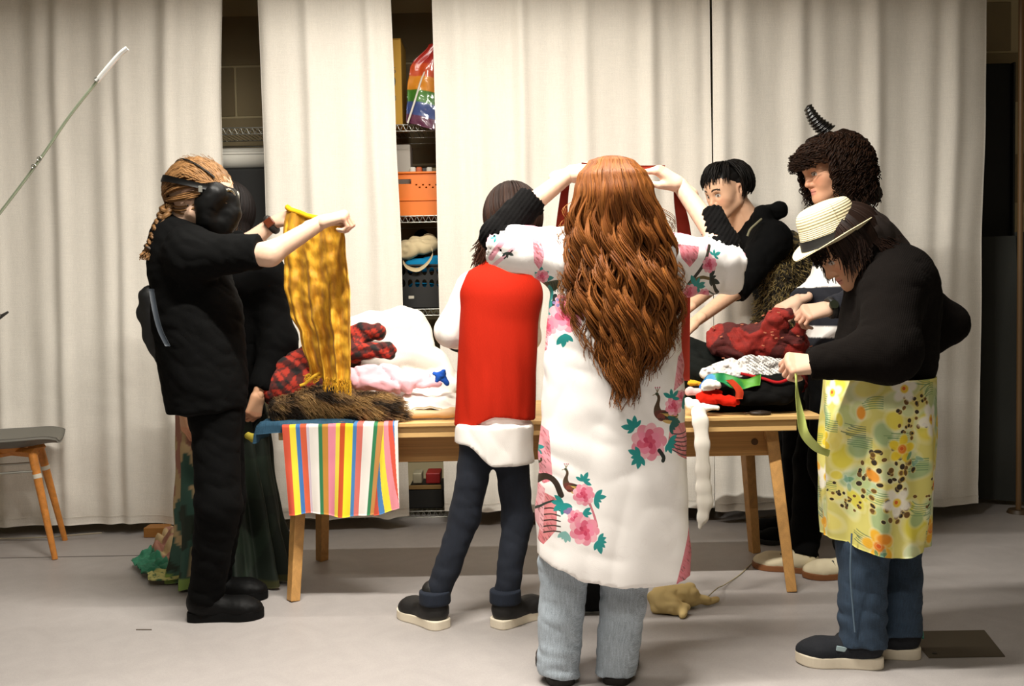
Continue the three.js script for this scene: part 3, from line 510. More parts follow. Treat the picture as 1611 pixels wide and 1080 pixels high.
function headGeo(m, tone, { brow = lin('#2a1c14'), iris = lin('#4a3524'), shade = 1 } = {}) {
  const f0 = field(HEADBONES, 0.02), e = EYES.map(boneFn), f = (x, y, z) => { const d = f0(x, y, z), q = Math.min(e[0](x, y, z), e[1](x, y, z)); return Math.min(d, q); };
  const col = (x, y, z) => {
    const ax = Math.abs(x);
    const q = Math.hypot(ax - 0.0315, y + 0.001);
    if (z > 0.087 && q < 0.0122 && Math.abs(y + 0.001) < 0.0062) { if (q < 0.0023) return [0.01, 0.01, 0.01]; if (q < 0.0052) return iris; return [0.5, 0.46, 0.42]; }
    if (z > 0.08 && q < 0.014 && y > 0.003 && y < 0.009 && ax > 0.016 && ax < 0.047) return [0.05, 0.03, 0.025];
    if (z > 0.06 && ax > 0.013 && ax < 0.052 && Math.abs(y - 0.0245 - 0.006 * Math.sin((ax - 0.013) / 0.039 * 3.1)) < 0.0042) return brow;
    if (z > 0.078 && ax < 0.021 && y < -0.0555 && y > -0.0785) { const w = 1 - ax / 0.026; if (Math.abs(y + 0.0672) < 0.0012) return [0.2, 0.06, 0.05]; return [lerp(tone[0], 0.55, w), lerp(tone[1], 0.19, w), lerp(tone[2], 0.16, w)]; }
    const red = 0.5 * Math.exp(-(((ax - 0.042) / 0.02) ** 2) - (((y + 0.03) / 0.02) ** 2)) * (z > 0.03 ? 1 : 0) + 0.35 * Math.exp(-((Math.hypot(x, y + 0.034, z - 0.113) / 0.016) ** 2)) + (ax > 0.078 ? 0.25 : 0);
    return [tone[0] * shade, tone[1] * (1 - 0.28 * red) * shade, tone[2] * (1 - 0.32 * red) * shade];
  };
  const [lo, hi] = bounds(HEADBONES, 0.012), g = polygonise(f, lo, hi, 0.0034, { color: col, margin: 0.01 });
  g.applyMatrix4(m); return g;
}
// hand: wrist, dir = along the hand, back = out of the back of the hand; side +1 when the thumb lies to dir x back
const POSES = { relax: [[0.35, 0.4, 0.25], [0.42, 0.5, 0.3], [0.5, 0.55, 0.3], [0.55, 0.6, 0.35]], grip: [[1.2, 1.4, 0.7], [1.3, 1.4, 0.8], [1.35, 1.4, 0.8], [1.35, 1.45, 0.8]], hold: [[0.85, 0.9, 0.45], [0.95, 0.95, 0.5], [1.0, 1.0, 0.5], [1.05, 1.05, 0.5]], pinch: [[0.7, 0.75, 0.35], [0.85, 0.8, 0.4], [0.75, 0.65, 0.3], [0.6, 0.55, 0.3]] };
function handGeo(wrist, dir, back, side, pose, tone, s = 1, thumbIn = 0.5) {
  const y = dir.clone().normalize(), z0 = back.clone(), x = y.clone().cross(z0).normalize(), z = x.clone().cross(y).normalize();
  const L = [B(V(0, -0.045, 0), V(0, 0.004, 0), 0.0265, 0.026, { n: V(0, 0, 1), f: 0.8 })];
  const bx = [0.03, 0.01, -0.0105, -0.0295], by = [0.086, 0.091, 0.087, 0.079], len = [[0.043, 0.026, 0.02], [0.047, 0.03, 0.021], [0.043, 0.028, 0.021], [0.034, 0.021, 0.019]], rad = [0.0093, 0.0095, 0.009, 0.0082];
  const nails = [];
  for (let i = 0; i < 4; i++) {
    const b0 = V(bx[i] * side, by[i], -0.001 * i);
    L.push(B(V(bx[i] * 0.55 * side, 0.012, 0), b0, 0.0165, rad[i] + 0.0035, { k: 0.016 }));
    let p = b0, a = 0, spread = bx[i] * 1.6;
    for (let j = 0; j < 3; j++) {
      a += POSES[pose][i][j];
      const q = V(p.x + Math.sin(spread) * len[i][j] * side * 0.35, p.y + Math.cos(a) * len[i][j], p.z - Math.sin(a) * len[i][j]);
      L.push(B(p, q, rad[i] * (1 - 0.08 * j), rad[i] * (0.93 - 0.1 * j), { k: j ? 0.003 : 0.007 }));
      if (j === 2) nails.push([q.clone().add(V(0, Math.sin(a) * 0.006, Math.cos(a) * 0.006)), 0.0062]);
      p = q;
    }
  }
  const t0 = V(0.018 * side, 0.018, -0.008), t1 = V(0.043 * side, 0.05, -0.02 - 0.012 * thumbIn), t2 = V((0.05 - 0.012 * thumbIn) * side, 0.08, -0.03 - 0.025 * thumbIn), t3 = V((0.046 - 0.024 * thumbIn) * side, 0.102, -0.036 - 0.032 * thumbIn);
  L.push(B(t0, t1, 0.0185, 0.0125, { k: 0.014 }), B(t1, t2, 0.0115, 0.0102, { k: 0.004 }), B(t2, t3, 0.0102, 0.0082, { k: 0.003 })); nails.push([t3.clone().add(V(0.003 * side, 0, 0.006)), 0.0068]);
  const g = blob(L, 0.0031, { k: 0.006, pad: 0.01, color: (a, b, c) => {
    for (const [n, r] of nails) if (Math.hypot(a - n.x, b - n.y, c - n.z) < r) return [tone[0] * 1.04, tone[1] * 0.95, tone[2] * 0.92];
    const red = b > 0.075 ? 0.14 : 0; return [tone[0], tone[1] * (1 - red), tone[2] * (1 - red * 1.2)];
  } });
  const m = basis(wrist, x, y, z); m.scale(V(s, s, s)); g.applyMatrix4(m); return g;
}
const skinOf = (tone) => () => tone;
// plain limbs and trunk from joints; most is clothed
function trunkBones(j, s = 1) {
  const n = j.face.clone().normalize(), f = 0.72, L = [];
  L.push(B(j.hipL, j.hipR, 0.074 * s, 0.074 * s, { n, f: 0.95 }), B(mix(j.hipL, j.hipR, 0.5), j.chest, 0.1 * s, 0.105 * s, { n, f }), B(mix(j.chest, j.shL, 0.75), mix(j.chest, j.shR, 0.75), 0.06 * s, 0.06 * s, { n, f: 0.85, k: 0.04 }), B(j.chest, j.neck, 0.075 * s, 0.052 * s), B(j.neck, j.head, 0.052 * s, 0.05 * s));
  for (const q of ['L', 'R']) {
    L.push(B(j['sh' + q], j['el' + q], 0.046 * s, 0.041 * s, { k: 0.03 }), B(j['el' + q], j['wr' + q], 0.041 * s, 0.027 * s));
    if (j['kn' + q]) L.push(B(j['hip' + q], j['kn' + q], 0.064 * s, 0.046 * s, { k: 0.04 }), B(j['kn' + q], j['an' + q], 0.046 * s, 0.03 * s), B(j['an' + q], j['an' + q].clone().setY(0.06), 0.03 * s, 0.026 * s));
  }
  return L;
}
function bodyGeo(j, tone, s = 1, heads = [], hands = []) { return merge([blob(trunkBones(j, s), 0.011, { k: 0.025, color: skinOf(tone) }), ...heads, ...hands]); }

// shoe: heel point on the floor, toe direction, length; returns nothing, hangs its meshes on the person
function shoe(person, heel, dir, len, o = {}) {
  const { wid = 0.095, sole = 0.024, high = 0.07, upper = MAT.blackCloth, solem = MAT.whiteRubber, laces, lift = 0, tall = 0.05, ankle = 0.045 } = o;
  const f = dir.clone().setY(0).normalize(), r = V(-f.z, 0, f.x), at2 = (a, y, c) => V(heel.x + f.x * a * len + r.x * c, heel.y + y, heel.z + f.z * a * len + r.z * c), up = V(0, 1, 0);
  const hw = wid / 2, y0 = sole * 0.8;
  const bones = [B(at2(0.16, y0 + 0.03, 0), at2(0.3, y0 + 0.034, 0), hw * 0.86, hw * 0.86, { k: 0.03 }), B(at2(0.3, y0 + 0.026, 0), at2(0.72, y0 + 0.012, 0), hw * 0.92, hw * 0.98, { k: 0.03, n: up, f: 0.85 }), B(at2(0.72, y0 + 0.012, 0), at2(0.86, y0 + 0.01, 0.004), hw * 0.98, hw * 0.78, { k: 0.03, n: up, f: 0.72 }), B(at2(0.2, y0 + 0.05, 0), at2(0.26, high + tall, 0), ankle, ankle * 0.95, { k: 0.03 })];
  const u = part('shoe', blob(bones, 0.0055, { k: 0.03, pad: 0.012, also: (d, x, y, z) => Math.max(d, heel.y + y0 - y), disp: (x, y, z) => 0.0012 * ridge(x * 34, y * 50, z * 34) }), upper, person);
  const out = new THREE.Shape(), P = [[0.0, 0.0], [0.02, 0.62], [0.12, 0.88], [0.3, 0.86], [0.5, 0.9], [0.72, 1.08], [0.86, 0.94], [0.96, 0.5], [1.0, 0.0]], pts = [...P.map(([a, b]) => [a, b]), ...P.slice(1, -1).reverse().map(([a, b]) => [a, -b * 0.94])];
  const cv = new THREE.CatmullRomCurve3(pts.map(([a, b]) => V(a * len, b * hw, 0)), true).getPoints(60); out.setFromPoints(cv.map((p) => new THREE.Vector2(p.x, p.y)));
  const g = new THREE.ExtrudeGeometry(out, { depth: Math.max(0.004, sole - 0.008), bevelEnabled: true, bevelSize: 0.003, bevelThickness: 0.004, bevelSegments: 2, steps: 1 });
  { const p = g.attributes.position; for (let i = 0; i < p.count; i++) { const x = p.getX(i), t = x / len; p.setZ(i, p.getZ(i) + 0.004 + (t > 0.78 ? 0.26 * (t - 0.78) ** 2 : 0) * len); } g.computeVertexNormals(); }
  const m = basis(heel, f, V(0, 0, 0).add(r), up); const mm = new THREE.Matrix4().makeBasis(f, r.clone().negate(), up).setPosition(heel); g.applyMatrix4(mm);
  part('sole', g, solem, u);
  if (laces) for (let i = 0; i < 4; i++) { const a = 0.36 + i * 0.07, y = y0 + 0.026 + hw * 0.84 - i * 0.009; part('lace', tube([at2(a, y - 0.016, -hw * 0.55), at2(a + 0.01, y + 0.001, 0), at2(a, y - 0.016, hw * 0.55)], 0.003, 12, 5), laces, u); }
  return u;
}
const wrinkle = (amp, fx = 9, fy = 13, s = 0) => (x, y, z) => { const wx = x + 0.03 * noise(x * 6, y * 6, z * 6 + s), wy = y + 0.5 * x + 0.03 * noise(x * 5, z * 5, y * 7); return amp * (0.55 * ridge(x * fx + s, y * fy, z * fx) + 0.7 * ridge(wx * fx * 1.2, wy * fy * 1.6 + s, z * fx * 1.2) ** 3 + 0.25 * noise(x * fx * 3, y * fy * 2.4 + s, z * fx * 3)); };
// trousers from hip, knee and ankle joints; bunches above the shoe
function trouserGeo(j, rh, rk, ra, o = {}) {
  const L = []; const n = j.face.clone().normalize();
  if (!o.noseat) L.push(B(j.hipL, j.hipR, rh * 1.0, rh * 1.0, { k: 0.03, n, f: o.seatf ?? 1 }), B(mix(j.hipL, j.hipR, 0.5), mix(j.hipL, j.hipR, 0.5).lerp(j.chest, 0.25), rh * 1.05, rh * 1.0, { n, f: 0.8, k: 0.03 }));
  for (const q of ['L', 'R']) L.push(B(j['hip' + q], j['kn' + q], rh, rk, { k: 0.035 }), B(j['kn' + q], j['an' + q].clone().add(V(0, -0.03, 0)), rk, ra, { k: 0.03, cap: o.cap ?? 0.0 }));
  const an = (j.anL.y + j.anR.y) / 2;
  const w = wrinkle(o.amp ?? 0.006, 7, 10, o.seed ?? 0);
  return blob(L, o.cell ?? 0.008, { k: 0.03, pad: 0.03, disp: (x, y, z) => w(x, y, z) + (o.bunch ?? 0.006) * ridge(x * 5, y * 17 + 2 * x, z * 5 + 3) * smooth(an + 0.34, an, y), uv: (x, y, z) => [x + z, y], color: o.color });
}

// ================================================================ the seven people
const floorAt = (px, py) => { const v = V((px - W / 2) / F, -(py - H / 2) / F, -1).applyQuaternion(camera.quaternion); return v.multiplyScalar(camera.position.y / -v.y).add(camera.position).setY(0); };
const PALE = [0.64, 0.42, 0.30], WARMSKIN = [0.62, 0.34, 0.2], LIGHT = [0.78, 0.5, 0.36];
const ank = (h, d, len, y = 0.09, a = 0.23) => h.clone().addScaledVector(d.clone().setY(0).normalize(), len * a).setY(y);
const X1 = V(1, 0, 0), Y1 = V(0, 1, 0), Z1 = V(0, 0, 1);
function person(label, ground) { return thing('person', label, 'person', ground.clone().setY(0)); }
// paths over the scalp in head coordinates
const SC = { c: V(0, 0.02, -0.012), r: V(0.083, 0.101, 0.108) };
function onScalp(dir, off) { const d = dir.clone().normalize(), R = 1 / Math.hypot(d.x / SC.r.x, d.y / SC.r.y, d.z / SC.r.z); return d.multiplyScalar(R + off).add(SC.c); }
function scalpPath(m, s, e, off, n = 12) { const a = s.clone().normalize(), b = e.clone().normalize(), w = Math.acos(clamp(a.dot(b), -1, 1)), P = []; for (let i = 0; i <= n; i++) { const t = i / n, q = w < 1e-3 ? a.clone() : a.clone().multiplyScalar(Math.sin((1 - t) * w) / Math.sin(w)).add(b.clone().multiplyScalar(Math.sin(t * w) / Math.sin(w))); P.push(onScalp(q, typeof off === 'function' ? off(t) : off).applyMatrix4(m)); } return P; }
const shadeOf = (c, k) => [c[0] * k, c[1] * k, c[2] * k];
// close cap of hair over the scalp, cut away from the face
function hairCap(m, col, thick = 0.012, o = {}) {
  const L = [B(V(0, 0.033, -0.034), V(0, 0.034, 0.008), 0.085 + thick, 0.08 + thick, { n: X1, f: 0.9 }), B(V(0, -0.01, -0.04), V(0, 0.0, -0.03), 0.074 + thick, 0.07 + thick, { n: X1, f: 0.92 }), B(V(0, 0.045, 0.036), V(0, 0.03, 0.041), 0.058 + thick, 0.056 + thick), ...(o.extra || [])];
  const hl = o.hairline ?? 0.035;
  const g = blob(L, 0.0055, { k: 0.03, pad: 0.02, disp: (x, y, z) => (o.amp ?? 0.004) * ridge(x * 30, y * 18, z * 22), also: (d, x, y, z) => Math.max(d, Math.min(((z - 0.03) * 0.6 - (y - hl) * 1.1) * 0.8, o.side ? z - o.side : 1), (o.low ?? -0.085) - y), color: (x, y, z) => shadeOf(col, 0.75 + 0.4 * noise(x * 60, y * 12, z * 30)) });
  g.applyMatrix4(m); return g;
}

// ---------------------------------------------------------------- 1: in black, with the mask and the braid, holding the shawl
{
  const P = at, p = person('person in black with a blond braid and black mask, holding up the yellow shawl', P(325, 900, 3.72));
  const j = { face: X1, hipR: P(338, 655, 3.74), hipL: P(345, 650, 3.84), knR: P(344, 795, 3.7), knL: P(352, 785, 3.86), anR: ank(floorAt(297, 976), V(1, 0, -0.06), 0.282, 0.1), anL: ank(floorAt(312, 944), X1, 0.282, 0.1), chest: P(310, 470, 3.75), neck: P(290, 368, 3.75), head: P(314, 312, 3.75), shR: P(305, 405, 3.6), shL: P(318, 398, 3.9), elR: P(424, 400, 3.55), wrR: P(505, 350, 3.6), elL: P(384, 388, 3.98), wrL: P(432, 350, 3.97) };
  const hm = frameHead(P(316, 311, 3.75), V(1, -0.16, 0.1), V(0.14, 1, 0), 1.08);
  part('body', bodyGeo(j, PALE, 1, [headGeo(hm, PALE)], [handGeo(j.wrR, V(1, 0.3, -0.05), V(-0.2, 1, 0.35), -1, 'grip', PALE, 1), handGeo(j.wrL, V(0.8, 0.5, 0.05), V(-0.45, 0.8, 0.3), 1, 'grip', PALE, 1)]), SKIN, p);
  const w = wrinkle(0.006, 9, 14, 3);
  part('shirt', blob([B(P(300, 425, 3.75), P(325, 645, 3.75), 0.15, 0.146, { cap: 0 }), B(P(312, 500, 3.75), P(325, 600, 3.75), 0.165, 0.15), B(P(298, 395, 3.62), P(300, 390, 3.9), 0.095, 0.095), B(P(275, 372, 3.75), P(290, 420, 3.75), 0.085, 0.12), B(P(283, 352, 3.75), P(278, 380, 3.75), 0.065, 0.09, { capA: 0.0 }), B(j.shR, P(411, 396, 3.56), 0.088, 0.064, { cap: 0 }), B(j.shL, P(388, 386, 3.97), 0.085, 0.062, { cap: 0 })], 0.008, { k: 0.05, disp: w }), MAT.blackCloth, p);
  part('trousers', trouserGeo(j, 0.093, 0.086, 0.072, { amp: 0.007, seed: 2 }), MAT.blackCloth, p);
  for (const [h, d] of [[floorAt(297, 976), V(1, 0, -0.06)], [floorAt(312, 944), V(1, 0, 0.0)]]) shoe(p, h, d, 0.282, { upper: M(0x060606, 0.6, { specularIntensity: 0.3 }), solem: M(0x060606, 0.7, { specularIntensity: 0.3 }), sole: 0.036, high: 0.11, tall: 0.03, ankle: 0.058, wid: 0.105, laces: M(0x161616, 0.8) });
  // hair: pulled back to the nape, then a plait
  const gold = lin('#7a5836'), S = new Strands(); seed(31);
  const nape = V(-0.1, -0.42, -0.9);
  part('hair', hairCap(hm, gold, 0.007, { hairline: -0.004, low: 0.012 }), vcol(0.5), p);
  for (let i = 0; i < 640; i++) {
    const a = rnd(-1.15, 1.15), front = V(Math.sin(a), Math.cos(a) * 0.26 + 0.06 + 0.12 * smooth(0.6, 1.15, Math.abs(a)), 0.9 - 0.48 * Math.abs(a)), k = 0.7 + rnd(0, 0.7), o0 = rnd(0.004, 0.014);
    const e = nape.clone().add(V(rnd(-0.2, 0.2), rnd(-0.15, 0.2), 0));
    const of = (t) => o0 + 0.0025 * Math.sin(t * 17 + i), mt = clamp(Math.abs(a) / 1.15, 0, 1), md = V(Math.sin(a) * 0.9, lerp(0.95, 0.4, mt) + rnd(-0.06, 0.12), -0.3), pth = Math.abs(a) > 0.05 ? [...scalpPath(hm, front, md, of, 7), ...scalpPath(hm, md, e, of, 8).slice(1)] : scalpPath(hm, front, e, of, 14);
    S.add(pth, (t) => 0.0034 * (0.5 + Math.sin(t * 2.9) * 0.7), () => shadeOf(gold, k), 4, 0.6);
  }
  for (let q = 0; q < 30; q++) { const s0 = V(rnd(-0.6, 0.6), 0.9, rnd(-0.3, 0.6)), e = s0.clone().add(V(rnd(-0.3, 0.3), 0.2, rnd(-0.6, -0.2))); S.add(scalpPath(hm, s0, e, (t) => 0.008 + 0.02 * t, 6), (t) => 0.0008, () => gold, 3); }
  part('hair_strand', S.build(), HAIR, p);
  const K = new Strands(), cv = new THREE.CatmullRomCurve3([P(266, 322, 3.72), P(255, 345, 3.7), P(244, 372, 3.68), P(234, 395, 3.68)]);
  for (let s = 0; s < 3; s++) for (let q = 0; q < 9; q++) { const ox = rnd(-1, 1) * 0.008, oy = rnd(-1, 1) * 0.008, k = rnd(0.6, 1.2), pts = []; for (let i = 0; i <= 46; i++) { const t = i / 46, c = cv.getPoint(t), ph = t * 16 + s * 2.094; pts.push(V(c.x + Math.cos(ph) * 0.021 * (1 - 0.25 * t) + ox * 0.7, c.y + Math.cos(ph) * 0.006 + oy, c.z + Math.sin(2 * ph) * 0.012 + ox)); } K.add(pts, (t) => 0.0075 * (1 - 0.25 * t), () => shadeOf(gold, k * 0.75), 5); }
  for (let q = 0; q < 120; q++) { const a = P(rnd(228, 240), 392, 3.68 + rnd(-0.012, 0.012)), b = P(rnd(219, 242), rnd(400, 410), 3.68 + rnd(-0.03, 0.03)), k = rnd(0.6, 1.25); K.add([a, mix(a, b, 0.5).add(V(rnd(-0.006, 0.006), 0, 0)), b], (t) => 0.0028 * (1 - 0.6 * t), () => shadeOf(gold, k), 4); }
  part('braid', K.build(), HAIR, p);
  part('hair_tie', (() => { const g = new THREE.TorusGeometry(0.02, 0.006, 8, 20); g.rotateX(1.4); g.rotateZ(-0.6); const c = P(236, 392, 3.68); g.translate(c.x, c.y, c.z); return g; })(), M(0x2a1c10, 0.6), p);
  // mask over the face, with goggles and straps
  const mk = M(0x050505, 0.5, { specularIntensity: 0.5 }), mask = part('mask', (() => { const g = blob([B(V(-0.05, 0.014, 0.068), V(0.05, 0.014, 0.068), 0.046, 0.046, { k: 0.03 }), B(V(0, 0.0, 0.085), V(0, -0.07, 0.1), 0.045, 0.04), B(V(0, -0.085, 0.07), V(0, -0.09, 0.05), 0.045, 0.05), B(V(0, 0.0, 0.1), V(0, -0.036, 0.113), 0.024, 0.032), B(V(0.058, -0.025, 0.045), V(0.045, -0.075, 0.05), 0.04, 0.036), B(V(-0.058, -0.025, 0.045), V(-0.045, -0.075, 0.05), 0.04, 0.036)], 0.005, { k: 0.03, disp: (x, y, z) => 0.002 * ridge(x * 30, y * 30, z * 30) }); g.applyMatrix4(hm); return g; })(), mk, p);
  for (const s of [-1, 1]) { const g = new THREE.TorusGeometry(0.024, 0.006, 8, 24); g.rotateY(s * 0.5); g.translate(s * 0.036, 0.012, 0.112); g.applyMatrix4(hm); part('goggle_rim', g, M(0xa9a89c, 0.25, { metalness: 0.9 }), mask); const l = new THREE.CylinderGeometry(0.022, 0.022, 0.004, 24); l.rotateX(Math.PI / 2); l.rotateY(s * 0.5); l.translate(s * 0.036, 0.012, 0.112); l.applyMatrix4(hm); part('goggle_lens', l, M(0x08080a, 0.1), mask); }
  const strap = (s, e, mid, wd) => { const pts = []; for (let i = 0; i <= 24; i++) { const t = i / 24, q = s.clone().multiplyScalar((1 - t) * (1 - t)).add(mid.clone().multiplyScalar(2 * t * (1 - t))).add(e.clone().multiplyScalar(t * t)); pts.push([onScalp(q, 0.021).applyMatrix4(hm), onScalp(q.clone().add(V(0, wd, 0)), 0.021).applyMatrix4(hm)]); } return sheet((u, v) => mix(...pts[Math.round(u * 24)], v), 24, 2, 0.004); };
  for (const s of [-1, 1]) { part('mask_strap', strap(V(s * 0.75, 0.02, 0.7), V(0, 0.1, -1), V(s * 1.3, 0.1, -0.3), 0.17), mk, mask); part('mask_strap', strap(V(s * 0.6, 0.4, 0.7), V(0, 0.62, -0.72), V(s * 0.9, 0.9, 0.1), 0.06), mk, mask); }
  { const g = box(0, 0, 0, 0.014, 0.022, 0.004, 0.001), q = onScalp(V(-0.85, 0.02, 0.42), 0.026).applyMatrix4(hm); g.rotateY(0.2); g.translate(q.x, q.y, q.z); part('strap_buckle', g, MAT.chrome, mask); }
  { const q = V(-0.086, -0.036, -0.004).applyMatrix4(hm), g = new THREE.SphereGeometry(0.004, 10, 8); g.translate(q.x, q.y, q.z); part('earring', g, M(0x2a2018, 0.3, { metalness: 0.8 }), p); }
  // wrist watch on the far arm
  const wv = j.wrL.clone().sub(j.elL).normalize(), wc = mix(j.elL, j.wrL, 0.9), tg = new THREE.TorusGeometry(0.033, 0.009, 8, 26); tg.scale(1, 1, 1.6); tg.applyQuaternion(new THREE.Quaternion().setFromUnitVectors(Z1, wv)); tg.translate(wc.x, wc.y, wc.z);
  const wt = part('watch', tg, M(0x15120f, 0.5), p); const fc = new RoundedBoxGeometry(0.034, 0.036, 0.012, 2, 0.004); fc.applyQuaternion(new THREE.Quaternion().setFromUnitVectors(Y1, wv)); fc.translate(wc.x, wc.y + 0.006, wc.z + 0.038); part('watch_face', fc, M(0x5a2a18, 0.25), wt);
}
{ // bag on their back, worn under the arm
  const c = at(246, 515, 3.72), t = thing('sling_bag', 'small black sling bag hanging on the back of the person with the braid', 'bag', c);
  part('bag', blob([B(at(236, 468, 3.72), at(262, 560, 3.72), 0.045, 0.035), B(at(226, 492, 3.72), at(240, 515, 3.72), 0.028, 0.04), B(at(240, 530, 3.72), at(262, 582, 3.72), 0.04, 0.02)], 0.007, { k: 0.02, disp: (x, y, z) => 0.004 * ridge(x * 20, y * 20, z * 20) }), M(0x0a0b0d, 0.55), t);
  part('strap', sheet((u, v) => { const q = new THREE.CatmullRomCurve3([at(238, 455, 3.6), at(244, 490, 3.575), at(252, 520, 3.565), at(264, 545, 3.56)]).getPoint(u); return V(q.x + (v - 0.5) * 0.018, q.y, q.z); }, 20, 2, 0.004), M(0x252c34, 0.6), t);
}

// ---------------------------------------------------------------- 2: mostly hidden, back turned, in the long patterned skirt
{
  const P = at, d = 4.28, p = person('person in black top and long green and pink skirt, behind the one with the braid', P(350, 900, d));
  const j = { face: V(0, 0, -1), hipL: P(318, 650, d), hipR: P(384, 648, d), knL: P(322, 770, d), knR: P(385, 770, d), anL: P(325, 880, d), anR: P(385, 878, d), chest: P(358, 490, d), neck: P(362, 398, d), head: P(362, 345, d), shL: P(300, 432, d), shR: P(416, 430, d), elL: P(276, 540, d), elR: P(438, 540, 4.24), wrL: P(290, 645, 4.16), wrR: P(406, 622, 4.12) };
  const hm = frameHead(P(362, 340, d), V(0.05, -0.25, -1), V(0, 1, -0.2), 1.02);
  part('body', bodyGeo(j, WARMSKIN, 0.96, [headGeo(hm, WARMSKIN)], [handGeo(j.wrR, V(-0.25, -1, 0.1), V(0.8, -0.1, 0.6), -1, 'hold', WARMSKIN, 0.95), handGeo(j.wrL, V(0.05, -1, 0), V(-0.8, 0, 0.6), 1, 'relax', WARMSKIN, 0.95)]), SKIN, p);
  part('top', blob([B(P(358, 450, d), P(352, 655, d), 0.145, 0.15, { n: Z1, f: 0.75, cap: 0 }), B(j.shL, j.shR, 0.085, 0.085), B(P(362, 395, d), P(360, 440, d), 0.07, 0.1), B(j.shL, j.elL, 0.075, 0.066), B(j.elL, j.wrL, 0.066, 0.046, { cap: -0.02 }), B(j.shR, j.elR, 0.082, 0.078), B(j.elR, j.wrR, 0.078, 0.05, { cap: -0.015 })], 0.01, { k: 0.05, disp: wrinkle(0.006, 8, 11, 9) }), MAT.blackCloth, p);
  part('trousers', trouserGeo(j, 0.09, 0.07, 0.055, { cell: 0.011 }), cloth(0x101512), p);
  const dk = lin('#120c0a'); part('hair', hairCap(hm, dk, 0.016, { low: -0.16, hairline: 0.035, extra: [B(V(0, -0.02, -0.06), V(0, -0.14, -0.06), 0.085, 0.075, { n: Z1, f: 0.6 })] }), vcol(0.5), p);
  const S = new Strands(); seed(77); for (let i = 0; i < 260; i++) { const a = rnd(-2.4, 2.4), s = V(Math.sin(a) * 0.25, 1, -Math.cos(a) * 0.25), e = V(Math.sin(a), -0.75, -Math.cos(a) * 0.9), k = rnd(0.6, 1.6); const q = scalpPath(hm, s, e, () => 0.02, 12), l = q[12]; q.push(l.clone().add(V(0, -0.03, 0.004)), l.clone().add(V(rnd(-0.012, 0.012), rnd(-0.09, -0.05), 0.006))); S.add(q, (t) => 0.0042 * (1 - 0.6 * t * t), () => shadeOf(dk, k), 4, 0.6); } part('hair_strand', S.build(), HAIRD, p);
  for (const [h, dd] of [[V(j.anL.x, 0, j.anL.z + 0.05), V(-0.1, 0, -1)], [V(j.anR.x, 0, j.anR.z + 0.05), V(0.1, 0, -1)]]) shoe(p, h, dd, 0.25, { solem: MAT.blackRubber, laces: M(0x161616, 0.8) });
  // long gathered skirt with a train that lies on the floor
  const G = lin('#1c2a1c'), TE = lin('#2f5145'), PK = lin('#9a6a58'), BE = lin('#b39a70'), YG = lin('#7e9a4a'), OL = lin('#3a3a18');
  const cT = P(350, 652, d), wx = curve1([[0, 0.18], [0.25, 0.185], [0.6, 0.2], [0.85, 0.215], [1, 0.225]]);
  const skirtCol = (u, v, q) => { const n = fbm(q.x * 6, q.y * 3 + 2, q.z * 6), m = noise(q.x * 13, q.y * 6, 4); const right = smooth(-0.03, 0.08, q.x - cT.x - 0.02); let c = n > 0.22 ? PK : n > 0.0 ? BE : n > -0.3 ? TE : G; if (v > 0.93 && m > -0.1) c = YG; const dkc = v > 0.95 ? OL : m > 0.1 ? G : shadeOf(G, 0.6); return [lerp(c[0], dkc[0], right), lerp(c[1], dkc[1], right), lerp(c[2], dkc[2], right)]; };
  const sk = (u, v) => { const a = u * 6.2832, f = 0.012 + 0.025 * v, rip = Math.sin(a * 11 + 2 * noise(Math.cos(a), Math.sin(a), v * 2)) * f + 0.5 * f * Math.sin(a * 19 + v * 2); const left = Math.max(0, -Math.cos(a)), front = Math.max(0, Math.sin(a)); const ext = smooth(0.72, 1, v); const rx = wx(v) + rip + ext * (0.02 * left), rz = wx(v) * 0.78 + rip + ext * 0.03 * front; return V(cT.x + Math.cos(a) * rx + 0.035 * v, lerp(cT.y, 0.012, Math.pow(v, 0.96)) + 0.004 * (v > 0.95 ? Math.sin(a * 23) : 0), cT.z + Math.sin(a) * rz); };
  const skirt = part('skirt', sheet(sk, 220, 80, 0.004, [1, 1], skirtCol), vcol(0.7), p);
  const t0 = floorAt(206, 892), t1 = floorAt(310, 862), t2 = floorAt(240, 926), t3 = floorAt(420, 915);
  part('train', [sheet((u, v) => { const q = mix(mix(t0, t1, u), mix(t2, t3, u), v); const h = 0.03 + 0.15 * smooth(0, 0.6, u) * (1 - 0.7 * v); q.y = 0.006 + h * (0.45 + 0.6 * Math.abs(noise(u * 7 + 1, v * 6, 3)) * 1.4) + 0.012 * ridge(u * 9, v * 12, 6); q.x += 0.02 * noise(v * 7, u * 3, 1); q.z += 0.02 * noise(v * 3, u * 9, 5); return q; }, 80, 60, 0.004, [1, 1], (u, v, q) => { const n = noise(q.x * 12, q.z * 12, 1), m = ridge(u * 24, v * 20, 2); let c = v > 0.68 ? (m > 0.2 ? lin('#c9c47a') : lin('#2f6a45')) : u < 0.28 ? lin('#2f7a5c') : n > -0.1 ? PK : BE; return shadeOf(c, 0.8 + 0.3 * m); })], vcol(0.75), skirt);
}

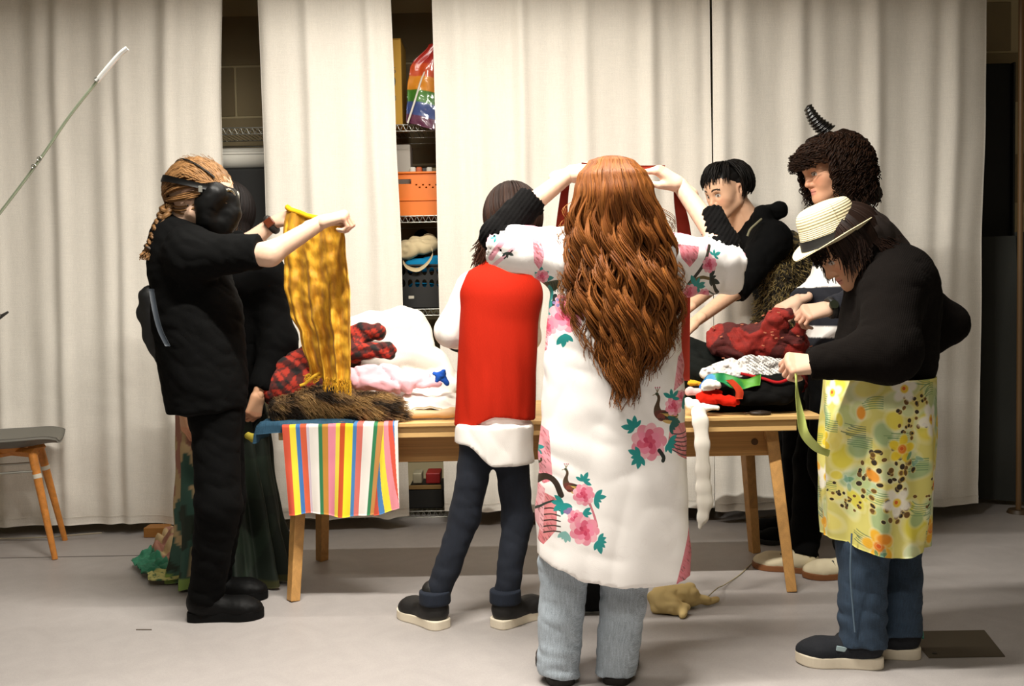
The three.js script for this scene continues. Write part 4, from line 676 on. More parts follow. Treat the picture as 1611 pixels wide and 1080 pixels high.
// ---------------------------------------------------------------- 3: red tunic, back turned, leaning to the table
{
  const P = at, p = person('person seen from behind in a red tunic over a white shirt and dark jeans', P(765, 960, 3.7));
  const j = { face: V(0.1, 0, -1), hipL: P(754, 690, 3.72), hipR: P(803, 692, 3.72), knL: P(731, 815, 3.71), knR: P(814, 818, 3.73), anL: ank(floorAt(699, 991), floorAt(634, 966).sub(floorAt(699, 991)), 0.262, 0.12, 0.2), anR: ank(floorAt(780, 990), floorAt(848, 966).sub(floorAt(780, 990)), 0.262, 0.12, 0.2), chest: P(785, 540, 3.76), neck: P(797, 425, 3.82), head: P(806, 362, 3.86), shL: P(742, 455, 3.8), shR: P(832, 460, 3.82), elL: P(712, 520, 3.84), elR: P(828, 530, 3.98), wrL: P(722, 535, 4.05), wrR: P(826, 560, 4.18) };
  const hm = frameHead(P(808, 350, 3.86), V(0.12, -0.35, -1), V(0, 1, -0.3), 1.02);
  part('body', bodyGeo(j, PALE, 0.95, [headGeo(hm, PALE)], [handGeo(j.wrL, V(0.2, -0.35, -1), V(-0.3, 0.9, -0.3), 1, 'hold', PALE, 0.92), handGeo(j.wrR, V(-0.2, -0.3, -1), V(0.3, 0.9, -0.3), -1, 'hold', PALE, 0.92)]), SKIN, p);
  const n = Z1, hemR = curve1([[P(720, 0, 3.7).x, P(720, 672, 3.7).y], [P(768, 0, 3.7).x, P(775, 654, 3.7).y], [P(838, 0, 3.7).x, P(835, 663, 3.7).y]]), hemW = curve1([[P(719, 0, 3.7).x, P(720, 698, 3.7).y], [P(765, 0, 3.7).x, P(765, 729, 3.7).y], [P(836, 0, 3.7).x, P(835, 729, 3.7).y]]);
  const trunk = (e) => [B(P(786, 475, 3.78), P(778, 720, 3.73), 0.128 + e, 0.138 + e, { n, f: 0.78, cap: 0.08 }), B(mix(j.shL, j.shR, 0.12), mix(j.shL, j.shR, 0.88), 0.052 + e, 0.052 + e), B(P(797, 425, 3.82), P(795, 470, 3.79), 0.06 + e, 0.1 + e)];
  const w = wrinkle(0.005, 7, 5, 21);
  part('white_shirt', blob([...trunk(-0.004), B(P(778, 664, 3.73), P(777, 735, 3.73), 0.148, 0.155, { n, f: 0.9, cap: 0.1, capA: 0, k: 0.01 }), B(j.shL, j.elL, 0.066, 0.064), B(j.elL, j.wrL, 0.062, 0.05, { cap: -0.02 }), B(j.shR, j.elR, 0.056, 0.054), B(j.elR, j.wrR, 0.054, 0.046, { cap: -0.02 })], 0.008, { k: 0.045, disp: w, also: (d, x, y, z) => Math.max(d, hemW(x) - y) }), cloth(0xf3eee8), p);
  const ct = (d, x, y, z) => Math.max(d, hemR(x) - y);
  part('tunic', blob(trunk(0.02), 0.007, { k: 0.045, disp: (x, y, z) => (0.006 * ridge(x * 13, y * 1.6, z * 9) + 0.003 * ridge(x * 24 + y, y * 3, z * 9)) * smooth(1.25, 0.75, y), also: ct, uv: (x, y, z) => [x * 1.2, y * 0.4] }), cloth(0xa41d06, { roughness: 0.85 }), p);
  part('cuff', blob([B(mix(j.elL, j.wrL, 0.72), mix(j.elL, j.wrL, 0.98), 0.056, 0.052, { cap: 0 })], 0.006), MAT.blackCloth, p);
  part('jeans', trouserGeo(j, 0.07, 0.058, 0.05, { amp: 0.004, seed: 5, bunch: 0.004 }), M(0x131c2c, 0.9, { map: denimMap }), p);
  for (const q of ['L', 'R']) part('turn_up', blob([B(j['an' + q].clone().add(V(0, 0.015, 0)), j['an' + q].clone().add(V(0, -0.035, 0)), 0.058, 0.059, { cap: 0, capA: 0 })], 0.006), M(0x1b2638, 0.9, { map: denimMap }), p);
  for (const [h, t] of [[floorAt(699, 991), floorAt(634, 966)], [floorAt(780, 990), floorAt(848, 966)]]) shoe(p, h, t.clone().sub(h), 0.262, { upper: M(0x12100f, 0.6), solem: MAT.whiteRubber, sole: 0.034, high: 0.1, tall: 0.03, ankle: 0.042, wid: 0.1, laces: M(0x191817, 0.8) });
  const dk = lin('#1a110c'), S = new Strands(); seed(41);
  part('hair', hairCap(hm, dk, 0.02, { low: -0.2, hairline: 0.035, extra: [B(V(0.0, -0.02, -0.06), V(0, -0.15, -0.07), 0.088, 0.085, { n: Z1, f: 0.65 })] }), vcol(0.5), p);
  for (let i = 0; i < 620; i++) {
    const a = rnd(-2.5, 2.5), s = V(Math.sin(a) * 0.2 + 0.1, 1, -Math.cos(a) * 0.2), e = V(Math.sin(a), -0.7, -Math.cos(a) * 0.95), k = rnd(0.4, 1.2), q = scalpPath(hm, s, e, () => 0.024 + 0.004 * Math.sin(i), 12), l = q[12], L = rnd(0.05, 0.15), out = rnd(-0.02, 0.02) + (Math.sin(a) > 0.1 ? -0.05 * Math.abs(Math.sin(a)) : 0.01);
    for (let t = 1; t <= 5; t++) q.push(l.clone().add(V(out * t / 5 + 0.004 * Math.sin(t * 2 + i), -L * t / 5, 0.03 * Math.sin(t * 0.5) * Math.abs(Math.cos(a)))));
    const red = [0.055, 0.022, 0.012]; S.add(q, (t) => 0.0042 * (1 - 0.75 * t * t * t), (t) => [lerp(dk[0], red[0], t) * k, lerp(dk[1], red[1], t) * k, lerp(dk[2], red[2], t) * k], 4, 0.6);
  }
  part('hair_strand', S.build(), HAIRD, p);
}

// ---------------------------------------------------------------- 4: the white robe and the long red hair
const KX0 = at(755, 400, 3.1).x, KX1 = at(1165, 400, 3.1).x, KY1 = at(960, 330, 3.1).y, KY0 = at(960, 930, 3.1).y;
const robeTex = canvasTex(1230, 1800, (c, w, h) => {
  c.fillStyle = '#f3eeea'; c.fillRect(0, 0, w, h);
  c.setTransform(3, 0, 0, 3, -755 * 3, -330 * 3); seed(90); // drawn in units of about 2 mm
  c.globalAlpha = 0.05; for (let i = 0; i < 260; i++) { c.strokeStyle = i % 2 ? '#c9b9c9' : '#b9b0a0'; c.lineWidth = 1.4; c.beginPath(); const x = rnd(755, 1165), y = rnd(330, 930); c.ellipse(x, y, rnd(4, 12), rnd(3, 9), rnd(0, 3), 0, 5); c.stroke(); } c.globalAlpha = 1;
  const petal = (x, y, r, a, col) => { c.fillStyle = col; c.beginPath(); c.ellipse(x + Math.cos(a) * r * 0.6, y + Math.sin(a) * r * 0.6, r * 0.62, r * 0.44, a, 0, 6.3); c.fill(); };
  const peony = (x, y, r) => { for (let i = 0; i < 9; i++) petal(x, y, r, i * 0.7, i % 2 ? '#eeb0ba' : '#e58fa0'); for (let i = 0; i < 7; i++) petal(x, y, r * 0.68, i * 0.9 + 0.3, i % 2 ? '#d9607c' : '#e887a0'); for (let i = 0; i < 5; i++) petal(x, y, r * 0.36, i * 1.25, i % 2 ? '#c23a5c' : '#d4526e'); };
  const leaf = (x, y, r, a, col = '#1f8a86') => { c.fillStyle = col; c.beginPath(); c.moveTo(x, y); c.quadraticCurveTo(x + Math.cos(a - 0.6) * r * 0.7, y + Math.sin(a - 0.6) * r * 0.7, x + Math.cos(a) * r, y + Math.sin(a) * r); c.quadraticCurveTo(x + Math.cos(a + 0.6) * r * 0.7, y + Math.sin(a + 0.6) * r * 0.7, x, y); c.fill(); };
  const spray = (x, y, n, r, a0, a1, col) => { r *= 1.2; for (let i = 0; i < n; i++) leaf(x, y, r * rnd(0.7, 1.2), lerp(a0, a1, n > 1 ? i / (n - 1) : 0), col); };
  const path = (pts, wd, col, fill) => { c.beginPath(); c.moveTo(...pts[0]); for (let i = 1; i < pts.length - 1; i++) c.quadraticCurveTo(pts[i][0], pts[i][1], (pts[i][0] + pts[i + 1][0]) / 2, (pts[i][1] + pts[i + 1][1]) / 2); c.lineTo(...pts[pts.length - 1]); if (fill) { c.fillStyle = col; c.fill(); } else { c.strokeStyle = col; c.lineWidth = wd; c.lineCap = 'round'; c.stroke(); } };
  const bird = (x, y, k) => {
    c.save(); c.translate(x, y); c.scale(k, k);
    const el = (cx, cy, rx, ry, an, col) => { c.fillStyle = col; c.beginPath(); c.ellipse(cx, cy, rx, ry, an, 0, 6.3); c.fill(); };
    for (let i = 0; i < 9; i++) { c.strokeStyle = i % 3 === 1 ? '#4a2f33' : i % 2 ? '#dd8f98' : '#c9747f'; c.lineWidth = i % 3 === 1 ? 1.2 : 3; c.lineCap = 'round'; c.beginPath(); c.moveTo(24, 8); c.quadraticCurveTo(34 + i, 14 + i * 2, 36 + i * 1.5, 22 + i * 5); c.stroke(); }
    c.fillStyle = '#4d3a28'; c.beginPath(); c.moveTo(-1.5, -26); c.bezierCurveTo(4, -20, -5, -14, -5, -6); c.bezierCurveTo(-6, 2, 0, 8, 6, 8); c.lineTo(10, -2); c.bezierCurveTo(3, -6, 2, -12, 4, -18); c.bezierCurveTo(5, -22, 4, -26, 1.5, -27); c.closePath(); c.fill();
    el(0, -27, 2.6, 2, 0.2, '#3f4632'); c.strokeStyle = '#6a5530'; c.lineWidth = 0.8; for (const d of [-3, 0, 3]) { c.beginPath(); c.moveTo(0.5, -29); c.lineTo(d + 1, -35); c.stroke(); el(d + 1, -35.5, 0.9, 0.9, 0, '#b0506a'); } c.beginPath(); c.moveTo(-2, -27); c.lineTo(-6, -25.5); c.stroke();
    el(12, 3, 17, 7.5, 0.3, '#5e2d24'); el(17, 2, 14, 5, 0.12, '#2e2a1e'); c.strokeStyle = '#c09a4e'; c.lineWidth = 1.4; for (let i = 0; i < 4; i++) { c.beginPath(); c.moveTo(4 + i * 3, -1 + i); c.quadraticCurveTo(16, 1 + i * 2, 30, 1 + i * 3.2); c.stroke(); } el(5, 4, 6, 5, 0.6, '#7a3a2e'); c.strokeStyle = '#2a1a16'; c.lineWidth = 0.8; for (let i = 0; i < 5; i++) { c.beginPath(); c.arc(3 + i * 2.4, 3 + i * 0.8, 3.2, 0.6, 2.4); c.stroke(); }
    el(24, 9, 11, 3.4, 0.5, '#1f5a58'); el(16, 11, 9, 2.4, 0.25, '#c9a765'); c.restore();
  };
  const train = (poly, col = '#dd8f96') => { c.fillStyle = col; c.beginPath(); poly.forEach(([a, b], i) => (i ? c.lineTo(a, b) : c.moveTo(a, b))); c.closePath(); c.save(); c.fill(); c.clip(); for (let i = 0; i < 90; i++) { const k = Math.floor(rnd(0, poly.length)), [a, b] = poly[k], [a2, b2] = poly[(k + 1 + Math.floor(rnd(0, poly.length - 1))) % poly.length], t = rnd(0, 1); c.fillStyle = i % 3 ? 'rgba(205,100,112,0.55)' : 'rgba(120,70,70,0.5)'; c.beginPath(); c.ellipse(lerp(a, a2, t) + rnd(-9, 9), lerp(b, b2, t) + rnd(-9, 9), 3.4, 1, 0.9, 0, 6.3); c.fill(); } c.restore(); };
  // shoulder and sleeves
  path([[772, 400], [790, 372], [830, 352], [862, 348]], 9, '#e8a0ae'); path([[775, 412], [800, 395], [822, 372]], 6, '#efb9c4'); path([[768, 372], [778, 350], [800, 344]], 8, '#e9a9b5'); train([[838, 372], [848, 368], [856, 398], [850, 424], [840, 410]], '#e39aa8'); spray(781, 368, 3, 8, 2, 4); spray(797, 392, 3, 9, 0.5, 2.4, '#2b3a36'); path([[793, 402], [800, 396], [806, 390]], 2, '#241c18'); spray(776, 356, 2, 7, 3, 4);
  spray(850, 436, 5, 15, -2.2, 0.6); peony(852, 432, 9); path([[845, 445], [858, 440], [884, 436], [876, 454], [856, 458], [845, 445]], 0, '#3c4024', 1); for (let i = 0; i < 8; i++) path([[850 + i * 4, 441], [853 + i * 4, 448], [852 + i * 4, 456]], 1, '#141410'); spray(866, 470, 7, 18, 0.3, 4.6); path([[872, 462], [868, 478], [876, 492]], 6, '#1d2a2a'); peony(888, 492, 22); peony(858, 508, 14); peony(882, 470, 9); spray(885, 520, 4, 16, 0.8, 2.2); c.fillStyle = '#8a7aa8'; for (let i = 0; i < 6; i++) { c.beginPath(); c.arc(876 + rnd(-7, 7), 474 + rnd(-6, 6), 2.6, 0, 6.3); c.fill(); } train([[845, 512], [862, 518], [858, 545], [846, 556]], '#efb6bf');
  train([[1062, 386], [1098, 390], [1094, 408], [1082, 422], [1068, 408]], '#dd8792'); path([[1110, 372], [1114, 392], [1118, 420]], 8, '#ecaab8'); path([[1060, 370], [1100, 366], [1130, 368]], 7, '#e9a3b2'); path([[1118, 388], [1108, 414], [1096, 432], [1082, 448]], 5, '#2a241a'); path([[1086, 446], [1100, 436], [1118, 440]], 5, '#6b5a34'); spray(1095, 452, 8, 17, 0, 5.9); spray(1118, 440, 4, 14, -1.2, 1.2, '#26302c'); path([[1122, 440], [1128, 455], [1136, 462]], 5, '#22241f'); peony(1116, 418, 11); spray(1124, 404, 4, 10, -2.4, 0.6); peony(1086, 462, 12); peony(1112, 466, 9); path([[1120, 460], [1128, 464], [1140, 466]], 2, '#3c4a3c');
  // right-hand bird, lower on the back
  train([[1062, 560], [1078, 545], [1072, 600], [1052, 612]], '#e59aa6'); train([[1046, 660], [1080, 664], [1082, 725], [1060, 712], [1040, 692]], '#dd8b90'); bird(1024, 645, 1.15); for (let i = 0; i < 6; i++) path([[1048, 676 + i * 5], [1062, 680 + i * 6], [1078, 676 + i * 8]], 1.6, '#3a2a3a'); peony(1010, 686, 24); peony(1052, 634, 13); peony(1066, 622, 9); spray(988, 664, 5, 16, 2.6, 5.4); spray(996, 706, 6, 18, 1.2, 4.2); spray(1040, 690, 5, 16, -0.6, 1.8); spray(1049, 622, 4, 12, -2.6, 0.2); spray(1068, 630, 4, 12, -0.8, 1.4); spray(1044, 664, 4, 13, -0.6, 1.2, '#1c5a58'); path([[1026, 700], [1034, 710], [1032, 716]], 6, '#232b28');
  // left-hand bird
  train([[838, 660], [858, 670], [862, 745], [848, 752], [836, 740]], '#e79ca6'); train([[848, 765], [868, 772], [866, 820], [846, 846], [838, 842]], '#de8a8c'); for (let i = 0; i < 5; i++) path([[846, 792 + i * 9], [858, 786 + i * 9], [872, 790 + i * 8]], 1.8, '#31261f'); train([[828, 740], [850, 760], [846, 830], [830, 810]], '#efb4ba'); path([[836, 752], [848, 738], [866, 744], [874, 766]], 9, '#2b2016'); path([[832, 728], [842, 716]], 10, '#3c3c28'); bird(882, 752, 0.95); path([[830, 800], [846, 784], [862, 776]], 3, '#2d3a34'); spray(878, 778, 6, 15, 0.4, 3.8); c.fillStyle = '#8a6f9c'; for (let i = 0; i < 7; i++) { c.beginPath(); c.arc(884 + rnd(-6, 6), 789 + rnd(-5, 5), 2.6, 0, 6.3); c.fill(); } peony(908, 764, 14); spray(908, 744, 5, 13, -2.6, 0.4); spray(924, 768, 4, 13, -0.8, 1.2); peony(896, 800, 11); peony(908, 818, 19); spray(928, 832, 6, 16, -0.9, 1.9); spray(906, 792, 3, 12, -0.6, 0.6); spray(880, 820, 4, 13, 1.2, 2.4, '#7fb0aa'); spray(836, 700, 4, 11, -2, 0.6); peony(836, 712, 8);
  train([[1078, 818], [1090, 814], [1090, 870], [1068, 925], [1044, 925], [1062, 870]], '#d9808a'); path([[1082, 812], [1088, 800]], 6, '#2a1c1c'); spray(1086, 764, 3, 8, 0, 3);
});
const robeUV = (x, y, z) => [(x - KX0) / (KX1 - KX0), (y - KY0) / (KY1 - KY0)];
{
  const P = at, p = person('person seen from behind with long wavy red hair and a white robe printed with peacocks', P(930, 1050, 3.08));
  const j = { face: V(0, 0, -1), hipL: P(908, 700, 3.16), hipR: P(980, 700, 3.16), knL: P(888, 885, 3.14), knR: P(986, 888, 3.14), anL: P(879, 1056, 3.1).setY(0.06), anR: P(970, 1062, 3.1).setY(0.06), chest: P(968, 480, 3.12), neck: P(966, 392, 3.14), head: P(963, 325, 3.14), shL: P(898, 402, 3.13), shR: P(1046, 404, 3.13), elL: P(780, 366, 3.22), elR: P(1140, 390, 3.22), wrL: P(896, 274, 3.34), wrR: P(1070, 292, 3.32) };
  const hm = frameHead(P(962, 318, 3.14), V(0, 0.02, -1), V(0, 1, 0.02), 1.0);
  part('body', bodyGeo(j, PALE, 0.98, [headGeo(hm, PALE)], [handGeo(j.wrL, V(1, 0.25, -0.1), V(-0.1, 0.8, 0.6), 1, 'grip', PALE, 1), handGeo(j.wrR, V(-0.75, 0.62, -0.1), V(0.5, 0.75, 0.5), -1, 'pinch', PALE, 1)]), SKIN, p);
  const n = Z1, hem = curve1([[P(826, 0, 3.1).x, P(828, 884, 3.0).y], [P(862, 0, 3.1).x, P(862, 897, 3.0).y], [P(905, 0, 3.1).x, P(905, 914, 3.0).y], [P(965, 0, 3.1).x, P(965, 921, 3.0).y], [P(1040, 0, 3.1).x, P(1040, 921, 3.0).y], [P(1098, 0, 3.1).x, P(1095, 908, 3.0).y]]);
  const robe = M(0xffffff, 0.5, { map: robeTex, sheen: 0.25, bumpMap: weaveBump, bumpScale: 0.0004 });
  const bones = [B(P(966, 505, 3.12), P(961, 955, 3.1), 0.213, 0.262, { n, f: 0.6 }), B(P(880, 404, 3.13), P(1065, 404, 3.13), 0.07, 0.07, { k: 0.05 }), B(P(900, 405, 3.13), P(771, 384, 3.22), 0.098, 0.072, { cap: 0, k: 0.05 }), B(P(1045, 412, 3.13), P(1152, 414, 3.23), 0.09, 0.086, { cap: 0, k: 0.05 }),
    B(P(1062, 440, 3.14), P(1148, 432, 3.24), 0.05, 0.07, { cap: 0, k: 0.05 }), B(P(800, 388, 3.2), P(740, 376, 3.25), 0.05, 0.05, { sub: true, k: 0 }), B(P(1128, 412, 3.21), P(1180, 416, 3.26), 0.058, 0.06, { sub: true, k: 0 })];
  const fold = (x, y, z) => {
    const s = smooth(KY1 - 0.35, KY0, y), q = (Math.abs(x - at(960, 500, 3.1).x) > 0.235 || y > KY1 - 0.2) ? 1 : 0;
    return 0.0065 * s * (Math.sin(x * 34 + 2.2 * noise(x * 3, y * 2.5, 1)) * 0.6 + ridge(x * 8, y * 2.1, 4)) + 0.006 * ridge(x * 7 + y * 5, y * 9, z * 7 + 3) * (1 - 0.6 * s) + q * 0.007 * ridge(x * 16, y * 7, z * 8);
  };
  part('robe', blob(bones, 0.0065, { k: 0.06, disp: fold, uv: robeUV, also: (d, x, y, z) => Math.max(y < KY1 - 0.45 ? Math.max(d, -(d + 0.016)) : d, hem(x) - y) }), robe, p);
  // knitted black sleeves that show beyond the robe's sleeves
  const kn = (a, b, r1, r2) => blob([B(a, b, r1, r2, { cap: 0, k: 0.02 })], 0.005, { disp: (x, y, z) => 0.0022 * Math.sin((x * 0.8 - y * 0.6) * 480) + 0.003 * ridge(x * 18, y * 18, z * 18) });
  part('knit_sleeve', merge([kn(P(782, 372, 3.22), P(838, 314, 3.28), 0.06, 0.054), kn(P(830, 392, 3.17), P(782, 372, 3.22), 0.05, 0.058)]), MAT.blackKnit, p);
  part('knit_sleeve', merge([kn(P(1142, 392, 3.22), P(1113, 334, 3.28), 0.056, 0.046), kn(P(1090, 404, 3.18), P(1142, 392, 3.22), 0.05, 0.056)]), MAT.blackKnit, p);
  part('jeans', trouserGeo(j, 0.088, 0.082, 0.074, { amp: 0.006, seed: 11, bunch: 0.007, cap: 0.02, cell: 0.007 }), M(0xcfdce8, 0.9, { map: denimMap, bumpMap: weaveBump, bumpScale: 0.0008 }), p);
  for (const [h, d] of [[V(j.anL.x + 0.012, 0, j.anL.z + 0.052), V(-0.15, 0, -1)], [V(j.anR.x - 0.01, 0, j.anR.z + 0.052), V(0.25, 0, -1)]]) shoe(p, h.add(V(0, 0, 0.0)), d, 0.26, { upper: M(0x2c1a12, 0.5), solem: M(0x17100b, 0.6), high: 0.1, tall: 0.02, ankle: 0.05, laces: M(0x22150f, 0.7) });
  // hair
  const base = lin('#5e2f12'), lite = lin('#8a5524'), deep = lin('#301405'); seed(57);
  const c0 = P(962, 312, 3.12), m = 1 / 508, X = (px) => (px - 962) * m, top = P(962, 246, 3.1).y;
  const Lf = curve1([[0, X(950)], [0.02, X(925)], [0.06, X(908)], [0.1, X(904)], [0.2, X(888)], [0.33, X(884)], [0.46, X(888)], [0.58, X(901)], [0.66, X(917)], [0.72, X(936)]]);
  const Rt = curve1([[0, X(974)], [0.02, X(997)], [0.06, X(1014)], [0.1, X(1022)], [0.2, X(1044)], [0.33, X(1057)], [0.46, X(1061)], [0.58, X(1051)], [0.66, X(1030)], [0.72, X(1003)]]);
  const Zb = curve1([[0, 0.0], [0.012, 0.065], [0.03, 0.102], [0.06, 0.13], [0.12, 0.147], [0.2, 0.138], [0.28, 0.142], [0.38, 0.168], [0.5, 0.175], [0.74, 0.172]]);
  const cz = -3.13;
  const hp = (s, u, lay) => { const l = Lf(s), r = Rt(s), x = lerp(l, r, (u + 1) / 2), k = Math.sqrt(Math.max(0, 1 - u * u * 0.92)), deepIn = 0.05 * smooth(0.1, 0.3, s) * (1 - lay); return V(c0.x + x, top - s + 0.006 * k * (s < 0.03 ? 1 : 0), cz + Zb(s) * (0.28 + 0.72 * k) - deepIn - 0.012 * (1 - lay)); };
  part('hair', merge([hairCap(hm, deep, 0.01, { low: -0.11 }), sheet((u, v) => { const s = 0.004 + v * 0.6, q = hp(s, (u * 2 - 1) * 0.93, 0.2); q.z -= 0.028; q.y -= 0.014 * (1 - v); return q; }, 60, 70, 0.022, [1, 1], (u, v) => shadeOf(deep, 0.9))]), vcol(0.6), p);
  const S = new Strands(), clumps = 96;
  for (let cI = 0; cI < clumps; cI++) {
    const u0 = lerp(-0.97, 0.97, (cI + rnd(0.1, 0.9)) / clumps), end = lerp(0.74, 0.55, Math.pow(Math.abs(u0 - 0.05), 1.5)) + rnd(-0.05, 0.03), ph = rnd(0, 6.28), fr = rnd(7.5, 10.5), am = rnd(0.008, 0.019), lay0 = rnd(0.35, 1), tone = rnd(0, 1);
    const n2 = 15; for (let k = 0; k < n2; k++) {
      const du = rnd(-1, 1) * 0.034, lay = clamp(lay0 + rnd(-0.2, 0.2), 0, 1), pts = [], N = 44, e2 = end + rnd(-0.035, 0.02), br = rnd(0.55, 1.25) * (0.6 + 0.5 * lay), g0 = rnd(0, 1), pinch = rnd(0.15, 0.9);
      for (let i = 0; i <= N; i++) {
        const t = i / N, s = 0.001 + e2 * Math.pow(t, 1.12), wv = 0.2 * smooth(0.02, 0.08, s) + 0.8 * smooth(0.1, 0.32, s), q = hp(s, clamp(u0 + du * (1 - pinch * 0.7 * smooth(0.5, 1, t)), -1, 1), lay), a = ph + s * fr * 6.2832 * 0.62 + du * 12;
        q.x += 0.006 * noise(s * 22, u0 * 9, cI * 0.7) + am * wv * Math.sin(a) * 1.2 + 0.003 * noise(s * 14, k, cI); q.z += am * wv * 0.9 * Math.cos(a) + 0.002; q.x += Math.sign(u0) * 0.012 * smooth(0.75, 1, t) * (k % 3 === 0 ? 1 : -0.3); pts.push(q);
      }
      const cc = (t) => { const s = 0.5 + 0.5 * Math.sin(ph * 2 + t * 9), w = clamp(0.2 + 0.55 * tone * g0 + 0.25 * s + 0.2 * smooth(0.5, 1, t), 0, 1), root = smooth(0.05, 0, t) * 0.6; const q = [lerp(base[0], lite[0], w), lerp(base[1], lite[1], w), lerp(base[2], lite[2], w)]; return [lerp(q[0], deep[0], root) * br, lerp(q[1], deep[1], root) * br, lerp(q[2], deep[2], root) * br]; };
      S.add(pts, (t) => 0.0034 * Math.min(1, 0.5 + t * 6) * (1 - 0.75 * smooth(0.72, 1, t)), cc, 4, 0.7);
    }
  }
  for (let i = 0; i < 110; i++) { const sd = i % 2 ? 1 : -1, s0 = rnd(0.14, 0.5), pts = [], ph = rnd(0, 6), rr = rnd(0.008, 0.016); for (let k = 0; k <= 16; k++) { const q = hp(s0 + k * 0.009, sd * 0.98, 0.8); q.x += sd * (0.004 + 0.014 * Math.sin(k / 16 * 3.1)) + rr * Math.sin(ph + k * 0.7); q.z += rr * Math.cos(ph + k * 0.7); pts.push(q); } S.add(pts, (t) => 0.0011 * (1.1 - t), () => lite, 3); }
  part('hair_strand', S.build(), HAIR, p);
}
{ // dark red garment held up by its straps
  const P = at, d = 3.36, t = thing('red_garment', 'dark red garment with two straps, held up over the red-haired head', 'garment', P(975, 300, d)), mt = cloth(0x7e2415, { roughness: 0.7 }), band = (pts, wd) => { const cv = new THREE.CatmullRomCurve3(pts); return sheet((u, v) => { const q = cv.getPoint(u), w = lerp(wd[0], wd[1], u); return V(q.x + (v - 0.5) * w, q.y, q.z + 0.003 * Math.sin(u * 9 + v * 2)); }, 30, 4, 0.004); };
  part('strap', band([P(896, 266, d), P(889, 300, d), P(884, 345, d), P(880, 400, d + 0.03)], [0.018, 0.042]), mt, t);
  part('strap', band([P(1064, 282, d), P(1068, 315, d), P(1074, 350, d), P(1080, 405, d + 0.03)], [0.022, 0.052]), mt, t);
  part('top_band', sheet((u, v) => { const q = P(lerp(915, 1046, u), lerp(259, 263, u) + 2 * Math.sin(u * 3), d - 0.01); return V(q.x, q.y + (v - 0.5) * 0.012, q.z); }, 24, 2, 0.008), mt, t);
  part('panel', sheet((u, v) => { const q = P(lerp(878, 1086, u), lerp(400, 600, v), d + 0.03); q.z += 0.012 * Math.sin(u * 15 + v * 3); return q; }, 40, 30, 0.004), mt, t);
}

